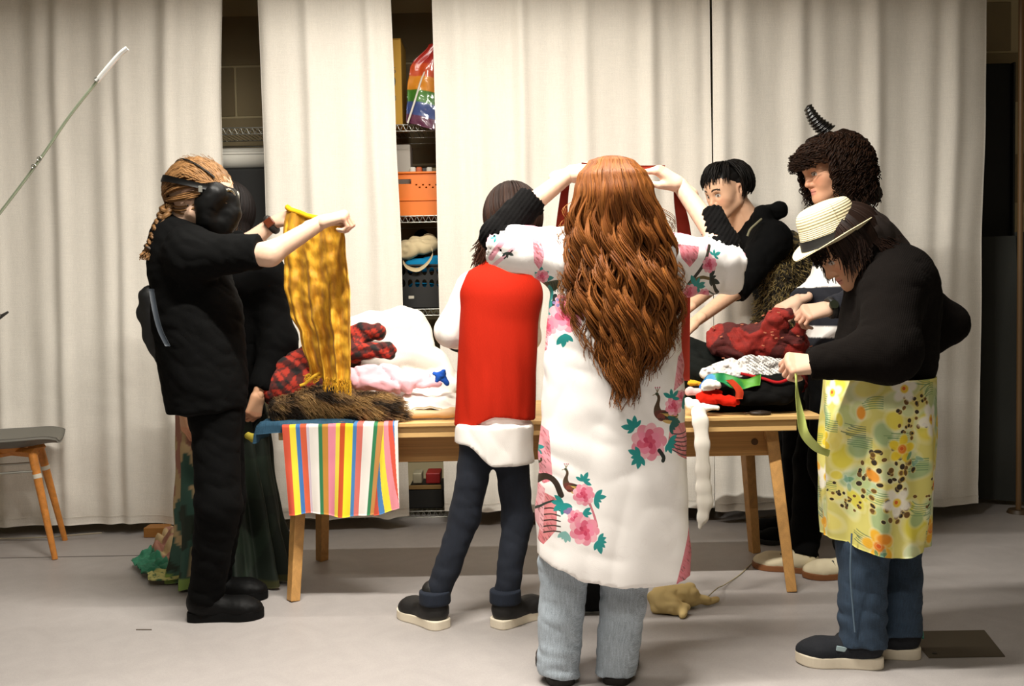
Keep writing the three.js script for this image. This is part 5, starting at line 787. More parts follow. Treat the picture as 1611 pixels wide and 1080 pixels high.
// ---------------------------------------------------------------- 5: dark hooded top, short black hair, leaning over the table from behind
{
  const P = at, p = person('person with short black hair and black hooded top, leaning in behind the table end', P(1245, 850, 4.82));
  const j = { face: V(-0.9, -0.1, 0.3), hipL: P(1258, 560, 4.75), hipR: P(1245, 560, 4.92), knL: P(1256, 720, 4.76), knR: P(1240, 715, 4.95), anL: P(1252, 842, 4.8), anR: P(1240, 828, 4.98), chest: P(1222, 425, 4.84), neck: P(1182, 348, 4.83), head: P(1152, 305, 4.8), shL: P(1215, 378, 4.7), shR: P(1165, 372, 4.96), elL: P(1160, 456, 4.62), elR: P(1128, 445, 4.88), wrL: P(1092, 508, 4.48), wrR: P(1076, 490, 4.7) };
  const tone = [0.70, 0.42, 0.27], hm = frameHead(P(1144, 301, 4.8), V(-0.82, -0.3, 0.5), V(-0.2, 1, 0.1), 1.02);
  part('body', bodyGeo(j, tone, 0.95, [headGeo(hm, tone, { brow: lin('#15100d') })], [handGeo(j.wrL, V(-0.75, -0.55, 0.2), V(-0.3, 0.8, 0.6), 1, 'relax', tone, 0.95), handGeo(j.wrR, V(-0.8, -0.5, 0.2), V(-0.3, 0.8, 0.5), -1, 'relax', tone, 0.95)]), SKIN, p);
  const w = wrinkle(0.007, 9, 10, 31);
  part('hooded_top', blob([B(P(1195, 385, 4.84), P(1235, 470, 4.84), 0.12, 0.14), B(j.shL, j.shR, 0.085, 0.085), B(j.shL, P(1152, 461, 4.6), 0.09, 0.072, { cap: 0 }), B(j.shR, P(1122, 452, 4.86), 0.08, 0.06, { cap: 0 }), B(P(1190, 352, 4.83), P(1196, 380, 4.83), 0.075, 0.1), B(P(1200, 338, 4.74), P(1208, 338, 4.92), 0.05, 0.05, { k: 0.03 }), B(P(1226, 330, 4.76), P(1226, 330, 4.88), 0.045, 0.045, { k: 0.03 })], 0.008, { k: 0.04, disp: w }), MAT.blackCloth, p);
  part('drawstring', tube([P(1198, 345, 4.66), P(1190, 352, 4.64), P(1180, 362, 4.63), P(1176, 372, 4.63)], 0.006, 14, 6), M(0x6f6a52, 0.8), p);
  // shaggy waistcoat: a body with curled pile all over
  const vb = [B(P(1240, 405, 4.85), P(1238, 545, 4.83), 0.13, 0.15), B(P(1225, 430, 4.72), P(1232, 520, 4.72), 0.07, 0.08)], vf = field(vb, 0.05), vest = part('shaggy_vest', blob(vb, 0.009, { k: 0.05, disp: (x, y, z) => 0.01 * ridge(x * 26, y * 26, z * 26), color: (x, y, z) => { const q = noise(x * 70, y * 70, z * 70); return q > 0.05 ? lin('#6a5a35') : lin('#1a150e'); } }), vcol(0.9), p);
  const S = new Strands(); seed(61); for (let i = 0; i < 5200; i++) { const a = rnd(0, 6.283), y = rnd(P(1240, 385, 4.8).y, P(1240, 560, 4.8).y), c = P(1238, 470, 4.82); let r = 0.02; const dx = Math.cos(a), dz = Math.sin(a); while (vf(c.x + dx * r, y, c.z + dz * r) < 0 && r < 0.3) r += 0.006; const b = V(c.x + dx * r, y, c.z + dz * r), n = V(dx, -0.4, dz), k = rnd(0, 1), col = k > 0.55 ? lin('#8c7846') : k > 0.3 ? lin('#4a3d22') : lin('#17120c'), q = [b, b.clone().addScaledVector(n, 0.012).add(V(rnd(-0.008, 0.008), 0, rnd(-0.008, 0.008))), b.clone().addScaledVector(n, 0.018).add(V(rnd(-0.014, 0.014), rnd(-0.018, 0.004), rnd(-0.014, 0.014)))]; S.add(q, (t) => 0.0026 * (1 - 0.6 * t), () => col, 3); } tag(part('pile', S.build(), HAIRM, vest), null, null, null, 'stuff');
  part('trousers', trouserGeo(j, 0.1, 0.075, 0.062, { cell: 0.011, seed: 8 }), MAT.blackCloth, p);
  for (const [h, d] of [[V(j.anL.x + 0.06, 0, j.anL.z), V(-1, 0, 0.2)], [V(j.anR.x + 0.06, 0, j.anR.z), V(-1, 0, 0.1)]]) shoe(p, h, d, 0.26, { solem: MAT.blackRubber, laces: M(0x161616, 0.8) });
  const bk = lin('#0e0b09'), T = new Strands(); seed(63);
  part('hair', hairCap(hm, bk, 0.006, { hairline: 0.045, low: -0.075, amp: 0.004 }), vcol(0.5), p);
  for (let i = 0; i < 520; i++) { const a = rnd(-3.1, 3.1), s = V(Math.sin(a) * 0.35, 1, Math.cos(a) * 0.3 - 0.15), fr = Math.cos(a) > 0.45, e = fr ? V(Math.sin(a) * 0.95 - 0.2, 0.42 + rnd(-0.3, 0.12), Math.cos(a)) : V(Math.sin(a), rnd(-0.75, -0.1), Math.cos(a) * 0.8 - 0.25), k = rnd(0.6, 2), f = rnd(0.014, 0.028); T.add(scalpPath(hm, s, e, (t) => f * (0.6 + 0.5 * Math.sin(t * 3)) + 0.006 * Math.sin(t * 8 + i), 11), (t) => 0.0048 * (1 - 0.75 * t * t), () => shadeOf(bk, k), 4, 0.6); }
  part('hair_strand', T.build(), HAIRD, p);
}

// ---------------------------------------------------------------- 6: curly dark hair with a black horn, at the table end
{
  const P = at, p = person('person with dark curls and a black horn, sorting red knitwear in a striped sweater', P(1300, 880, 4.3));
  const j = { face: V(-1, 0, 0.1), hipL: P(1312, 590, 4.22), hipR: P(1306, 590, 4.42), knL: P(1302, 730, 4.2), knR: P(1278, 728, 4.4), anL: ank(floorAt(1368, 908), floorAt(1287, 909).sub(floorAt(1368, 908)), 0.28), anR: ank(floorAt(1288, 902), floorAt(1204, 894).sub(floorAt(1288, 902)), 0.28), chest: P(1322, 450, 4.36), neck: P(1332, 330, 4.38), head: P(1310, 275, 4.36), shL: P(1352, 372, 4.2), shR: P(1326, 368, 4.54), elL: P(1362, 470, 4.12), elR: P(1292, 452, 4.5), wrL: P(1303, 486, 4.08), wrR: P(1254, 474, 4.28) };
  const tone = [0.68, 0.36, 0.22], hm = frameHead(P(1307, 268, 4.36), V(-1, -0.24, 0.22), V(-0.2, 1, 0), 1.1);
  part('body', bodyGeo(j, PALE, 1.02, [headGeo(hm, tone)], [handGeo(j.wrL, V(-1, -0.15, 0.02), V(-0.1, 0.75, 0.65), 1, 'hold', PALE, 1.05), handGeo(j.wrR, V(-0.85, -0.35, 0.15), V(-0.2, 0.9, 0.3), -1, 'relax', PALE, 1.02)]), SKIN, p);
  const navy = lin('#10121c'), wht = lin('#e9e4df'), yv = (py) => P(1300, py, 4.3).y, bands = [[418, 452], [512, 530], [575, 582]].map(([a, b]) => [yv(b), yv(a)]);
  part('sweater', blob([B(P(1328, 410, 4.37), P(1314, 585, 4.32), 0.135, 0.142, { cap: 0 }), B(j.shL, j.shR, 0.09, 0.09), B(P(1334, 345, 4.38), P(1332, 385, 4.38), 0.068, 0.1), B(j.shL, j.elL, 0.082, 0.066), B(j.elL, j.wrL, 0.066, 0.05, { cap: -0.02 }), B(j.shR, j.elR, 0.08, 0.064), B(j.elR, j.wrR, 0.062, 0.046, { cap: -0.015 })], 0.008, { k: 0.045, disp: wrinkle(0.006, 8, 10, 15), color: (x, y, z) => (bands.some(([a, b]) => y > a && y < b) ? wht : navy) }), vcol(0.9, { bumpMap: weaveBump, bumpScale: 0.001 }), p);
  part('collar', sheet((u, v) => { const a = lerp(2.6, 6.6, u), c = P(1338, 332, 4.38); return V(c.x + Math.cos(a) * (0.068 + 0.028 * v), c.y + 0.03 - 0.055 * v + 0.02 * Math.cos(a), c.z - Math.sin(a) * (0.066 + 0.03 * v)); }, 30, 5, 0.005), cloth(0xf0ece6), p);
  part('trousers', trouserGeo(j, 0.1, 0.082, 0.066, { seed: 14, cell: 0.009 }), MAT.blackCloth, p);
  const suede = M(0xcfc3a4, 0.8), gum = M(0x7a4a24, 0.6);
  for (const [h, t] of [[floorAt(1288, 902), floorAt(1204, 894)], [floorAt(1368, 908), floorAt(1287, 909)]]) { const u = shoe(p, h, t.clone().sub(h), 0.28, { upper: suede, solem: gum, sole: 0.026, high: 0.07, tall: 0.03, ankle: 0.045, wid: 0.1, laces: M(0xe6dfcc, 0.8) }); const f = t.clone().sub(h).normalize(); for (const k of [0.12, 0.15]) { const c = h.clone().addScaledVector(f, k); part('side_stripe', tube([V(c.x + 0.01, 0.03, c.z + 0.045), V(c.x - 0.004, 0.058, c.z + 0.036), V(c.x - 0.012, 0.075, c.z + 0.018)], 0.005, 10, 5), M(0x1a1614, 0.6), u); } }
  const wv = j.wrL.clone().sub(j.elL).normalize(), wc = mix(j.elL, j.wrL, 0.93), tg = new THREE.TorusGeometry(0.037, 0.009, 8, 26); tg.scale(1, 1, 1.5); tg.applyQuaternion(new THREE.Quaternion().setFromUnitVectors(Z1, wv)); tg.translate(wc.x, wc.y, wc.z); const wt = part('watch', tg, M(0x0d0d0c, 0.5), p); const fc = new THREE.CylinderGeometry(0.018, 0.019, 0.01, 24); fc.rotateX(1.2); fc.translate(wc.x, wc.y + 0.014, wc.z + 0.04); part('watch_face', fc, M(0x2c3024, 0.2, { metalness: 0.4 }), wt);
  const hc = lin('#1d110a'), T = new Strands(); seed(67);
  part('hair', hairCap(hm, hc, 0.02, { hairline: 0.035, side: 0.035, low: -0.17, amp: 0.012, extra: [B(V(0, 0.02, -0.06), V(0, -0.13, -0.095), 0.105, 0.09), B(V(0.05, 0.02, -0.0), V(0.06, -0.12, -0.03), 0.052, 0.048), B(V(-0.05, 0.02, -0.0), V(-0.06, -0.12, -0.03), 0.052, 0.048)] }), vcol(0.6), p);
  for (let i = 0; i < 600; i++) {
    const a = rnd(-3.14, 3.14), fr = Math.cos(a) > 0.5, s = V(Math.sin(a) * 0.5, 0.9, Math.cos(a) * 0.45 - 0.05), e = fr ? V(Math.sin(a) * 1.0, 0.32 + rnd(-0.25, 0.25), Math.cos(a)) : V(Math.sin(a), rnd(-0.7, 0.1), Math.cos(a) * 0.75 - 0.12), cv = scalpPath(hm, s, e, (t) => (fr ? 0.022 : 0.036) + 0.02 * t, 9), l = cv[9], len = fr ? rnd(0.0, 0.02) : rnd(0.04, 0.17);
    for (let k = 1; k <= 6; k++) cv.push(l.clone().add(V(0.02 * k / 6 * (fr ? -1 : 1) + rnd(-0.003, 0.003), -len * k / 6, 0)));
    const C = new THREE.CatmullRomCurve3(cv), N = 46, ph = rnd(0, 6.28), rr = rnd(0.006, 0.012), turns = rnd(4, 7), pts = [], k2 = rnd(0.5, 2.2);
    for (let q = 0; q <= N; q++) { const t = q / N, c = C.getPoint(t), w = ph + t * turns * 6.2832; pts.push(V(c.x + Math.cos(w) * rr * smooth(0, 0.2, t), c.y + Math.sin(w * 0.5) * rr * 0.3, c.z + Math.sin(w) * rr * smooth(0, 0.2, t))); }
    T.add(pts, (t) => 0.0042 * (1 - 0.6 * t * t), () => [hc[0] * k2 * 1.1, hc[1] * k2, hc[2] * k2 * 0.9], 4, 0.7);
  }
  for (let i = 0; i < 150; i++) {
    const sd = i % 2 ? 1 : -1, a = sd * rnd(0.95, 1.5), cv = scalpPath(hm, V(sd * rnd(0.2, 0.6), 0.9, rnd(0, 0.3)), V(Math.sin(a), rnd(-0.7, -0.1), Math.cos(a)), (t) => 0.03 + 0.035 * t, 9), l = cv[9], len = rnd(0.02, 0.1);
    for (let k = 1; k <= 5; k++) cv.push(l.clone().add(V(rnd(-0.004, 0.004) + 0.012 * k / 5, -len * k / 5, rnd(-0.004, 0.004))));
    const C = new THREE.CatmullRomCurve3(cv), ph = rnd(0, 6.28), rr = rnd(0.006, 0.011), turns = rnd(4, 7), pts = [], k2 = rnd(0.5, 2);
    for (let q = 0; q <= 40; q++) { const t = q / 40, c = C.getPoint(t), w = ph + t * turns * 6.2832; pts.push(V(c.x + Math.cos(w) * rr, c.y + Math.sin(w * 0.5) * rr * 0.3, c.z + Math.sin(w) * rr)); }
    T.add(pts, (t) => 0.004 * (1 - 0.6 * t * t), () => [hc[0] * k2 * 1.1, hc[1] * k2, hc[2] * k2 * 0.9], 4, 0.7);
  }
  part('hair_strand', T.build(), HAIRD, p);
  // ribbed horn on a hair band
  const hb = P(1303, 207, 4.33), ht = P(1270, 166, 4.33), prof = []; for (let i = 0; i <= 60; i++) { const t = i / 60; prof.push(new THREE.Vector2((0.036 - 0.012 * t - 0.006 * t * t) * (1 + 0.1 * Math.sin(t * 62)) * (t > 0.95 ? Math.sqrt(Math.max(0.02, (1 - t) / 0.05)) : 1), t * hb.distanceTo(ht))); }
  const hg = new THREE.LatheGeometry(prof, 28); { const q = hg.attributes.position; for (let i = 0; i < q.count; i++) { const t = q.getY(i) / hb.distanceTo(ht); q.setX(i, q.getX(i) - 0.014 * Math.sin(t * 3.1)); } hg.computeVertexNormals(); } hg.applyQuaternion(new THREE.Quaternion().setFromUnitVectors(Y1, ht.clone().sub(hb).normalize())); hg.translate(hb.x, hb.y, hb.z);
  const hn = part('horn', hg, M(0x0b0b0b, 0.22, { clearcoat: 0.6 }), p);
  { const pts = []; for (let i = 0; i <= 20; i++) { const a = lerp(-1.5, 1.5, i / 20); pts.push(onScalp(V(Math.sin(a), Math.cos(a) * 0.96, 0.1 * Math.cos(a)), 0.026).applyMatrix4(hm)); } part('hair_band', tube(pts, 0.006, 40, 8), M(0x0b0b0b, 0.3), hn); }
}

// ---------------------------------------------------------------- 7: straw hat, black sweater, flowered skirt over jeans
const floral = canvasTex(2048, 1024, (c, w, h) => {
  c.fillStyle = '#d8cf72'; c.fillRect(0, 0, w, h); seed(83);
  const blobc = (x, y, r, col, a = 1, sq = 1, ang = 0) => { for (const dx of [-w, 0, w]) { const g = c.createRadialGradient(0, 0, 0, 0, 0, r); g.addColorStop(0, col); g.addColorStop(0.6, col); g.addColorStop(1, 'rgba(255,255,255,0)'); c.save(); c.globalAlpha = a; c.translate(x + dx, y); c.rotate(ang); c.scale(1, sq); c.fillStyle = g; c.beginPath(); c.arc(0, 0, r, 0, 6.3); c.fill(); c.restore(); } };
  for (let i = 0; i < 150; i++) blobc(rnd(0, w), rnd(0, h), rnd(50, 130), ['#cfd79a', '#e0d23e', '#b9c98a', '#9db98a', '#e9d64a', '#cdd8a8', '#f0e27a'][i % 7], 0.8, rnd(0.5, 1), rnd(0, 3));
  for (let i = 0; i < 46; i++) { const x = rnd(0, w), y = rnd(0, h), a = rnd(-0.6, 0.6); c.strokeStyle = i % 3 ? 'rgba(90,130,80,0.55)' : 'rgba(70,90,70,0.6)'; for (let k = 0; k < 6; k++) { c.lineWidth = rnd(4, 9); c.beginPath(); c.moveTo(x, y + k * 13); c.quadraticCurveTo(x + 60, y + k * 13 + 30 * a, x + rnd(90, 150), y + k * 13 - 60 * a); c.stroke(); } }
  const spots = (x0, y0, rx, ry, n, sz) => { for (let i = 0; i < n; i++) { const a = rnd(0, 6.3), r = Math.sqrt(rnd(0, 1)), x = x0 + Math.cos(a) * rx * r, y = y0 + Math.sin(a) * ry * r; blobc(x, y, rnd(0.9, 1.7) * sz, '#c9a43a', 0.7); c.fillStyle = rnd() > 0.4 ? '#2e2212' : '#6a4a1a'; c.beginPath(); c.ellipse(x, y, rnd(0.5, 1) * sz, rnd(0.5, 1.1) * sz, rnd(0, 3), 0, 6.3); c.fill(); } };
  const flower = (x, y, r, col, mid) => { for (let i = 0; i < 5; i++) { const a = i * 1.256 + x; blobc(x + Math.cos(a) * r * 0.62, y + Math.sin(a) * r * 0.62, r * 0.66, col, 0.95, 0.72, a); } blobc(x, y, r * 0.45, mid, 0.95); blobc(x + 4, y + 3, r * 0.2, '#d95a10', 0.9); };
  for (const q of [0, 1024]) { spots(q + 560, 430, 190, 230, 70, 17); spots(q + 420, 830, 110, 140, 34, 13); spots(q + 800, 300, 120, 90, 22, 12); spots(q + 250, 300, 80, 180, 24, 10); }
  for (let i = 0; i < 20; i++) flower((i * 397 + rnd(0, 130)) % w, (i * 263 + rnd(0, 100)) % h, rnd(60, 100), i % 2 ? '#f7f2e2' : i % 4 ? '#f2d22e' : '#f5b52a', i % 2 ? '#f2c62a' : '#e8801a');
  for (let i = 0; i < 14; i++) blobc((i * 531) % w, (i * 347 + 90) % h, rnd(36, 62), i % 2 ? '#ef8f1c' : '#f0a62a', 0.85, 0.7, i);
  for (let i = 0; i < 12; i++) { const x = (i * 613 + 200) % w, y = (i * 211 + 150) % h; for (let k = 0; k < 4; k++) blobc(x + rnd(-40, 40), y + rnd(-30, 30), rnd(20, 46), k % 2 ? '#7fa890' : '#4f8a6a', 0.7, 0.45, rnd(0, 3)); }
});
{
  const P = at, p = person('person bent over the table in black sweater, yellow flowered skirt and jeans', P(1370, 1010, 3.25));
  const j = { face: V(-1, 0, 0), hipL: P(1378, 650, 3.25), hipR: P(1390, 645, 3.33), knL: P(1358, 855, 3.2), knR: P(1410, 850, 3.35), anL: ank(floorAt(1388, 1048), floorAt(1264, 1042).sub(floorAt(1388, 1048)), 0.268, 0.1), anR: ank(floorAt(1446, 1033), floorAt(1330, 1028).sub(floorAt(1446, 1033)), 0.268, 0.1), chest: P(1398, 490, 3.27), neck: P(1372, 400, 3.27), head: P(1338, 388, 3.27), shL: P(1405, 462, 3.13), shR: P(1425, 455, 3.42), elL: P(1398, 555, 3.03), elR: P(1492, 508, 3.5), wrL: P(1288, 574, 3.08), wrR: P(1440, 560, 3.46) };
  const hm = frameHead(P(1336, 388, 3.27), V(-0.8, -0.62, 0.08), V(-0.62, 0.8, 0), 1.0);
  part('body', bodyGeo(j, LIGHT, 1, [headGeo(hm, WARMSKIN, { brow: lin('#1a100a') })], [handGeo(j.wrL, V(-1, 0.05, -0.05), V(0.0, 0.7, 0.75), 1, 'grip', PALE, 1.0), handGeo(j.wrR, V(-0.7, -0.5, -0.3), V(0.3, -0.2, 0.9), -1, 'relax', PALE, 1)]), SKIN, p);
  part('sweater', blob([B(P(1402, 470, 3.28), P(1386, 592, 3.27), 0.152, 0.166, { cap: 0 }), B(P(1412, 450, 3.18), P(1424, 446, 3.38), 0.085, 0.085), B(P(1374, 402, 3.27), P(1405, 440, 3.27), 0.078, 0.12), B(P(1430, 490, 3.3), P(1415, 560, 3.3), 0.085, 0.1), B(j.shL, j.elL, 0.095, 0.088), B(j.elL, P(1272, 574, 3.09), 0.088, 0.05, { cap: 0 }), B(j.shR, P(1494, 510, 3.48), 0.08, 0.058), B(P(1494, 510, 3.48), j.wrR, 0.058, 0.05)], 0.008, { k: 0.06, disp: wrinkle(0.0045, 9, 12, 44) }), M(0x0e0a08, 0.95, { bumpMap: knitBump, bumpScale: 0.0015, specularIntensity: 0.2 }), p);
  const ct = P(1383, 590, 3.26), cb = P(1375, 855, 3.24), R0 = 0.172, R1 = 0.160;
  const fn = (u, v) => { const a = u * 6.2832 + Math.PI, f = smooth(0, 0.4, v), rip = 0.009 * f * Math.sin(a * 7 + 1.5 * Math.sin(v * 3)) + 0.005 * f * Math.sin(a * 13 + v * 4), r = lerp(R0, R1, v) + 0.012 * Math.sin(v * 3.1) + rip, c = mix(ct, cb, v); const hemLift = 0.03 * smooth(0.2, 1, v) * Math.max(0, -Math.cos(a)) * -1; return V(c.x + Math.cos(a) * r, c.y - 0.005 - hemLift * 1.2 + 0.006 * v * Math.sin(a * 3), c.z + Math.sin(a) * r * 1.0); };
  part('skirt', sheet(fn, 180, 70, 0.004, [1, 1]), M(0xffffff, 0.65, { map: (() => { floral.repeat.set(1, 1); floral.wrapS = floral.wrapT = THREE.RepeatWrapping; return floral; })() }), p);
  part('jeans', trouserGeo(j, 0.082, 0.082, 0.08, { amp: 0.005, seed: 19, noseat: false, bunch: 0.006, cap: 0.01, cell: 0.007 }), M(0x3a4f66, 0.9, { map: denimMap, bumpMap: weaveBump, bumpScale: 0.0008 }), p);
  part('leg_seam', tube([P(1340, 840, 3.1), P(1338, 900, 3.105), P(1342, 960, 3.115), P(1345, 995, 3.12)], 0.003, 20, 5), M(0x5f7486, 0.9), p);
  const knit = M(0x10141c, 0.85, { bumpMap: knitBump, bumpScale: 0.001 });
  for (const [h, t] of [[floorAt(1388, 1048), floorAt(1264, 1042)], [floorAt(1446, 1033), floorAt(1330, 1028)]]) { const u = shoe(p, h, t.clone().sub(h), 0.268, { upper: knit, solem: MAT.whiteRubber, sole: 0.036, high: 0.07, tall: 0.02, ankle: 0.048, wid: 0.105 }); const f = t.clone().sub(h).normalize(), c = h.clone().addScaledVector(f, 0.135); const g = bar(V(c.x + 0.022, 0.06, c.z + 0.048), V(c.x - 0.022, 0.068, c.z + 0.046), 0.016, 0.006, 0.002); part('side_patch', g, M(0x9fb4b8, 0.5), u); part('heel_tab', tube([V(h.x, 0.07, h.z + 0.03), V(h.x + 0.008, 0.086, h.z), V(h.x, 0.07, h.z - 0.03)], 0.004, 12, 5), M(0x4a8a7a, 0.7), u); }
  const hc = lin('#1c110c'), T = new Strands(); seed(71);
  part('hair', hairCap(hm, hc, 0.014, { hairline: 0.035, side: 0.03, low: -0.13, extra: [B(V(0, -0.02, -0.07), V(0, -0.1, -0.09), 0.085, 0.07)] }), vcol(0.6), p);
  for (let i = 0; i < 420; i++) { const a = rnd(-3.1, 3.1), fr = Math.cos(a) > 0.3, s = V(Math.sin(a) * 0.3, 1, Math.cos(a) * 0.2 - 0.1), e = V(Math.sin(a), fr ? 0.2 + rnd(-0.2, 0.1) : -0.45, Math.cos(a) * 0.85 - (fr ? 0 : 0.2)), k = rnd(0.6, 1.9), q = scalpPath(hm, s, e, () => 0.017, 10), l = q[10], L = fr ? 0.02 : rnd(0.03, 0.11), back = Math.cos(a) < 0 ? 1 : 0; for (let z = 1; z <= 5; z++) q.push(l.clone().add(V(0.05 * back * z / 5 + 0.004 * Math.sin(z * 2 + i), -L * z / 5 * (1 - 0.4 * back), rnd(-0.003, 0.003)))); T.add(q, (t) => 0.004 * (1 - 0.7 * t * t), () => shadeOf(hc, k), 4, 0.6); }
  for (let i = 0; i < 200; i++) { const sd = i % 2 ? 1 : -1, a = sd * rnd(0.75, 1.6), q = scalpPath(hm, V(sd * 0.3, 1, 0.1), V(Math.sin(a), rnd(-0.45, 0), Math.cos(a) * 1.05), (t) => 0.016 + 0.012 * t, 10), l = q[10], L = rnd(0.02, 0.07), k = rnd(0.6, 1.9); for (let z = 1; z <= 4; z++) q.push(l.clone().add(V(0.01 * z / 4, -L * z / 4, rnd(-0.003, 0.003)))); T.add(q, (t) => 0.004 * (1 - 0.7 * t * t), () => shadeOf(hc, k), 4, 0.6); }
  part('hair_strand', T.build(), HAIRD, p);
}
{ // the straw hat
  const P = at, c = P(1312, 377, 3.27), up = V(-0.38, 0.925, 0.06).normalize(), t = thing('straw_hat', 'pale straw hat with a black band and a turned-down brim', 'hat', c);
  const straw = M(0xffffff, 0.8, { map: dataTex(256, (u, v) => { const s = 0.86 + 0.1 * Math.sin(v * 6.2832 * 22 + 0.6 * Math.sin(u * 40)) * 0.6 + 0.08 * rnd(-1, 1); return [s, s * 0.94, s * 0.76]; }, [1, 1], true), bumpMap: dataTex(256, (u, v) => 0.5 + 0.4 * Math.sin(v * 6.2832 * 22) + 0.1 * rnd(-1, 1)), bumpScale: 0.0015 });
  const fr = V(-0.92, -0.38, 0.1), z = fr.clone().addScaledVector(up, -fr.dot(up)).normalize(), x = up.clone().cross(z), m = basis(c, x, up, z);
  const crown = (u, v) => { const a = u * 6.2832, q = v, r = q < 0.5 ? lerp(0.1, 0.089, q / 0.5) : 0.089 * Math.pow(Math.max(0, 1 - ((q - 0.5) / 0.5) ** 2.1), 0.5), hgt = q < 0.5 ? q / 0.5 * 0.066 : 0.066 + 0.058 * Math.sin(Math.min(1, (q - 0.5) / 0.42) * 1.57); const dent = q > 0.7 ? 0.012 * Math.exp(-((Math.cos(a) * r / 0.026) ** 2)) * smooth(0.7, 1, q) : 0, pin = 1 - 0.14 * Math.max(0, Math.sin(a)) * smooth(0.3, 0.9, q); return V(Math.cos(a) * r * 0.88 * pin, hgt - dent, Math.sin(a) * r * 1.08).applyMatrix4(m); };
  part('crown', sheet(crown, 90, 46, 0.003, [6, 1]), straw, t);
  const brim = (u, v) => { const a = u * 6.2832, r = lerp(0.09, 0.136, v), back = Math.max(0, -Math.sin(a)), front = Math.max(0, Math.sin(a)); return V(Math.cos(a) * r * 0.9, 0.004 + 0.014 * v * v * back - 0.02 * v * front + 0.02 * v * v * Math.abs(Math.cos(a)), Math.sin(a) * r * 1.06).applyMatrix4(m); };
  part('brim', sheet((u, v) => brim(1 - u, v), 100, 10, 0.0035, [6, 0.4]), straw, t);
  part('hat_band', sheet((u, v) => { const a = u * 6.2832, y = lerp(0.002, 0.034, v), r = lerp(0.1, 0.089, y / 0.066) + 0.0025; return V(Math.cos(a) * r * 0.885, y, Math.sin(a) * r * 1.08).applyMatrix4(m); }, 90, 3, 0.003), M(0x0d0c0b, 0.7), t);
}
{ // green ribbon from their hand
  const P = at, cv = new THREE.CatmullRomCurve3([P(1252, 588, 3.05), P(1254, 620, 3.04), P(1260, 655, 3.03), P(1266, 683, 3.03), P(1285, 705, 3.04), P(1304, 714, 3.08)]);
  lone('green_ribbon', sheet((u, v) => { const q = cv.getPoint(u), tg = cv.getTangent(u), w = 0.006 + 0.02 * smooth(0, 0.5, u); return V(q.x + (v - 0.5) * w * tg.y * -1, q.y + (v - 0.5) * w * tg.x, q.z + 0.006 * Math.sin(u * 7 + v * 3)); }, 40, 3, 0.002), M(0xb9c46a, 0.5), 'pale green ribbon hanging from the hand over the table corner', 'ribbon');
}

// ================================================================ the clothes on, over and under the table
const cutTable = (d, x, y, z) => Math.max(d, TY + 0.001 - y);
const heap = (pts, cell, amp, fx, fy, o = {}) => blob(pts, cell, { k: o.k ?? 0.05, disp: (x, y, z) => { const q = 0.05 * noise(x * 5 + (o.s ?? 0), y * 5, z * 5), u = x + q, w = y + 0.4 * x - q, c = 1 - Math.abs(noise(u * fx * 0.55 + (o.s ?? 0), w * fy * 0.8, z * fx * 0.5)) * 2.4; return amp * (0.55 * ridge(x * fx + (o.s ?? 0) + 0.9 * noise(x * 4, y * 4, z * 4), y * fy, z * fx) + 0.35 * noise(x * fx * 2.3, y * fy * 2, z * fx * 2.3 + (o.s ?? 0)) + 0.9 * Math.max(0, c) ** 3); }, also: o.also ?? cutTable, color: o.color, uv: o.uv });
const onTop = (px, py, d, h) => { const q = at(px, py, d); if (h !== undefined) q.y = TY + h; return q; };
{ // yellow shawl held up between two hands
  const P = at, t = thing('yellow_shawl', 'golden yellow gauze shawl held up by its top edge, ragged at the bottom', 'shawl', P(500, 460, 3.8));
  const Lx = curve1([[0, 449], [0.12, 444], [0.45, 446], [0.62, 455], [0.75, 470], [1, 486]]), Rx = curve1([[0, 541], [0.15, 545], [0.5, 553], [1, 554]]);
  const fn = (u, v) => { const px = lerp(Lx(v), Rx(v), u), bot = lerp(592, 603, u), top = lerp(327, 349, u) + 6 * Math.sin(u * 3.14), py = lerp(top, bot, v), q = P(px, py, lerp(3.92, 3.67, u) + 0.03 * v); const f = Math.sin(u * 21 + 1.6 * noise(u * 4, v * 1.4, 2)) * 0.55 + 0.4 * Math.sin(u * 43 + v * 3); q.z += 0.022 * f * (0.5 + 0.6 * v); q.x += 0.006 * Math.cos(u * 21); q.z += 0.012 * noise(u * 9, v * 14, 4); return q; };
  const ca = lin('#dfa51e'), cb = lin('#efb92c'), cc = lin('#cc9016');
  part('cloth', sheet(fn, 150, 120, 0.003, [1, 1], (u, v, q) => { const n = fbm(q.x * 28, q.y * 20, q.z * 28), m = noise(u * 60, v * 16, 3); const a = n > 0.18 ? cc : n < -0.25 ? cb : ca; return shadeOf(a, 1 + 0.2 * m); }), vcol(0.7, { transmission: 0.25, thickness: 0 }), t);
  part('gathered_edge', tube([0, 0.1, 0.25, 0.4, 0.6, 0.8, 1].map((u) => { const q = fn(u, 0.005); q.y += 0.006; return q; }), 0.011, 40, 8), cloth(0xf0b51c), t);
  const S = new Strands(); seed(101);
  for (let i = 0; i < 170; i++) { const u = rnd(0, 1), q = fn(u, 0.985), L = rnd(0.01, 0.06) * (u < 0.3 ? 0.6 : 1), pts = [q]; for (let k = 1; k <= 6; k++) pts.push(V(q.x + rnd(-0.004, 0.004) - 0.004 * k * (u < 0.3 ? 1 : 0), Math.max(TY + 0.06, q.y - L * k / 6), q.z + rnd(-0.004, 0.004))); S.add(pts, (s) => 0.003 * (1 - 0.6 * s), () => shadeOf(ca, rnd(0.7, 1.3)), 4, 0.4); }
  const str = new THREE.CatmullRomCurve3([fn(0.25, 0.97), P(494, 592, 3.86), P(480, 604, 3.87), P(472, 607, 3.87)]).getPoints(20); S.add(str, () => 0.006, () => cb, 5);
  part('fringe', S.build(), vcol(0.7), t);
}
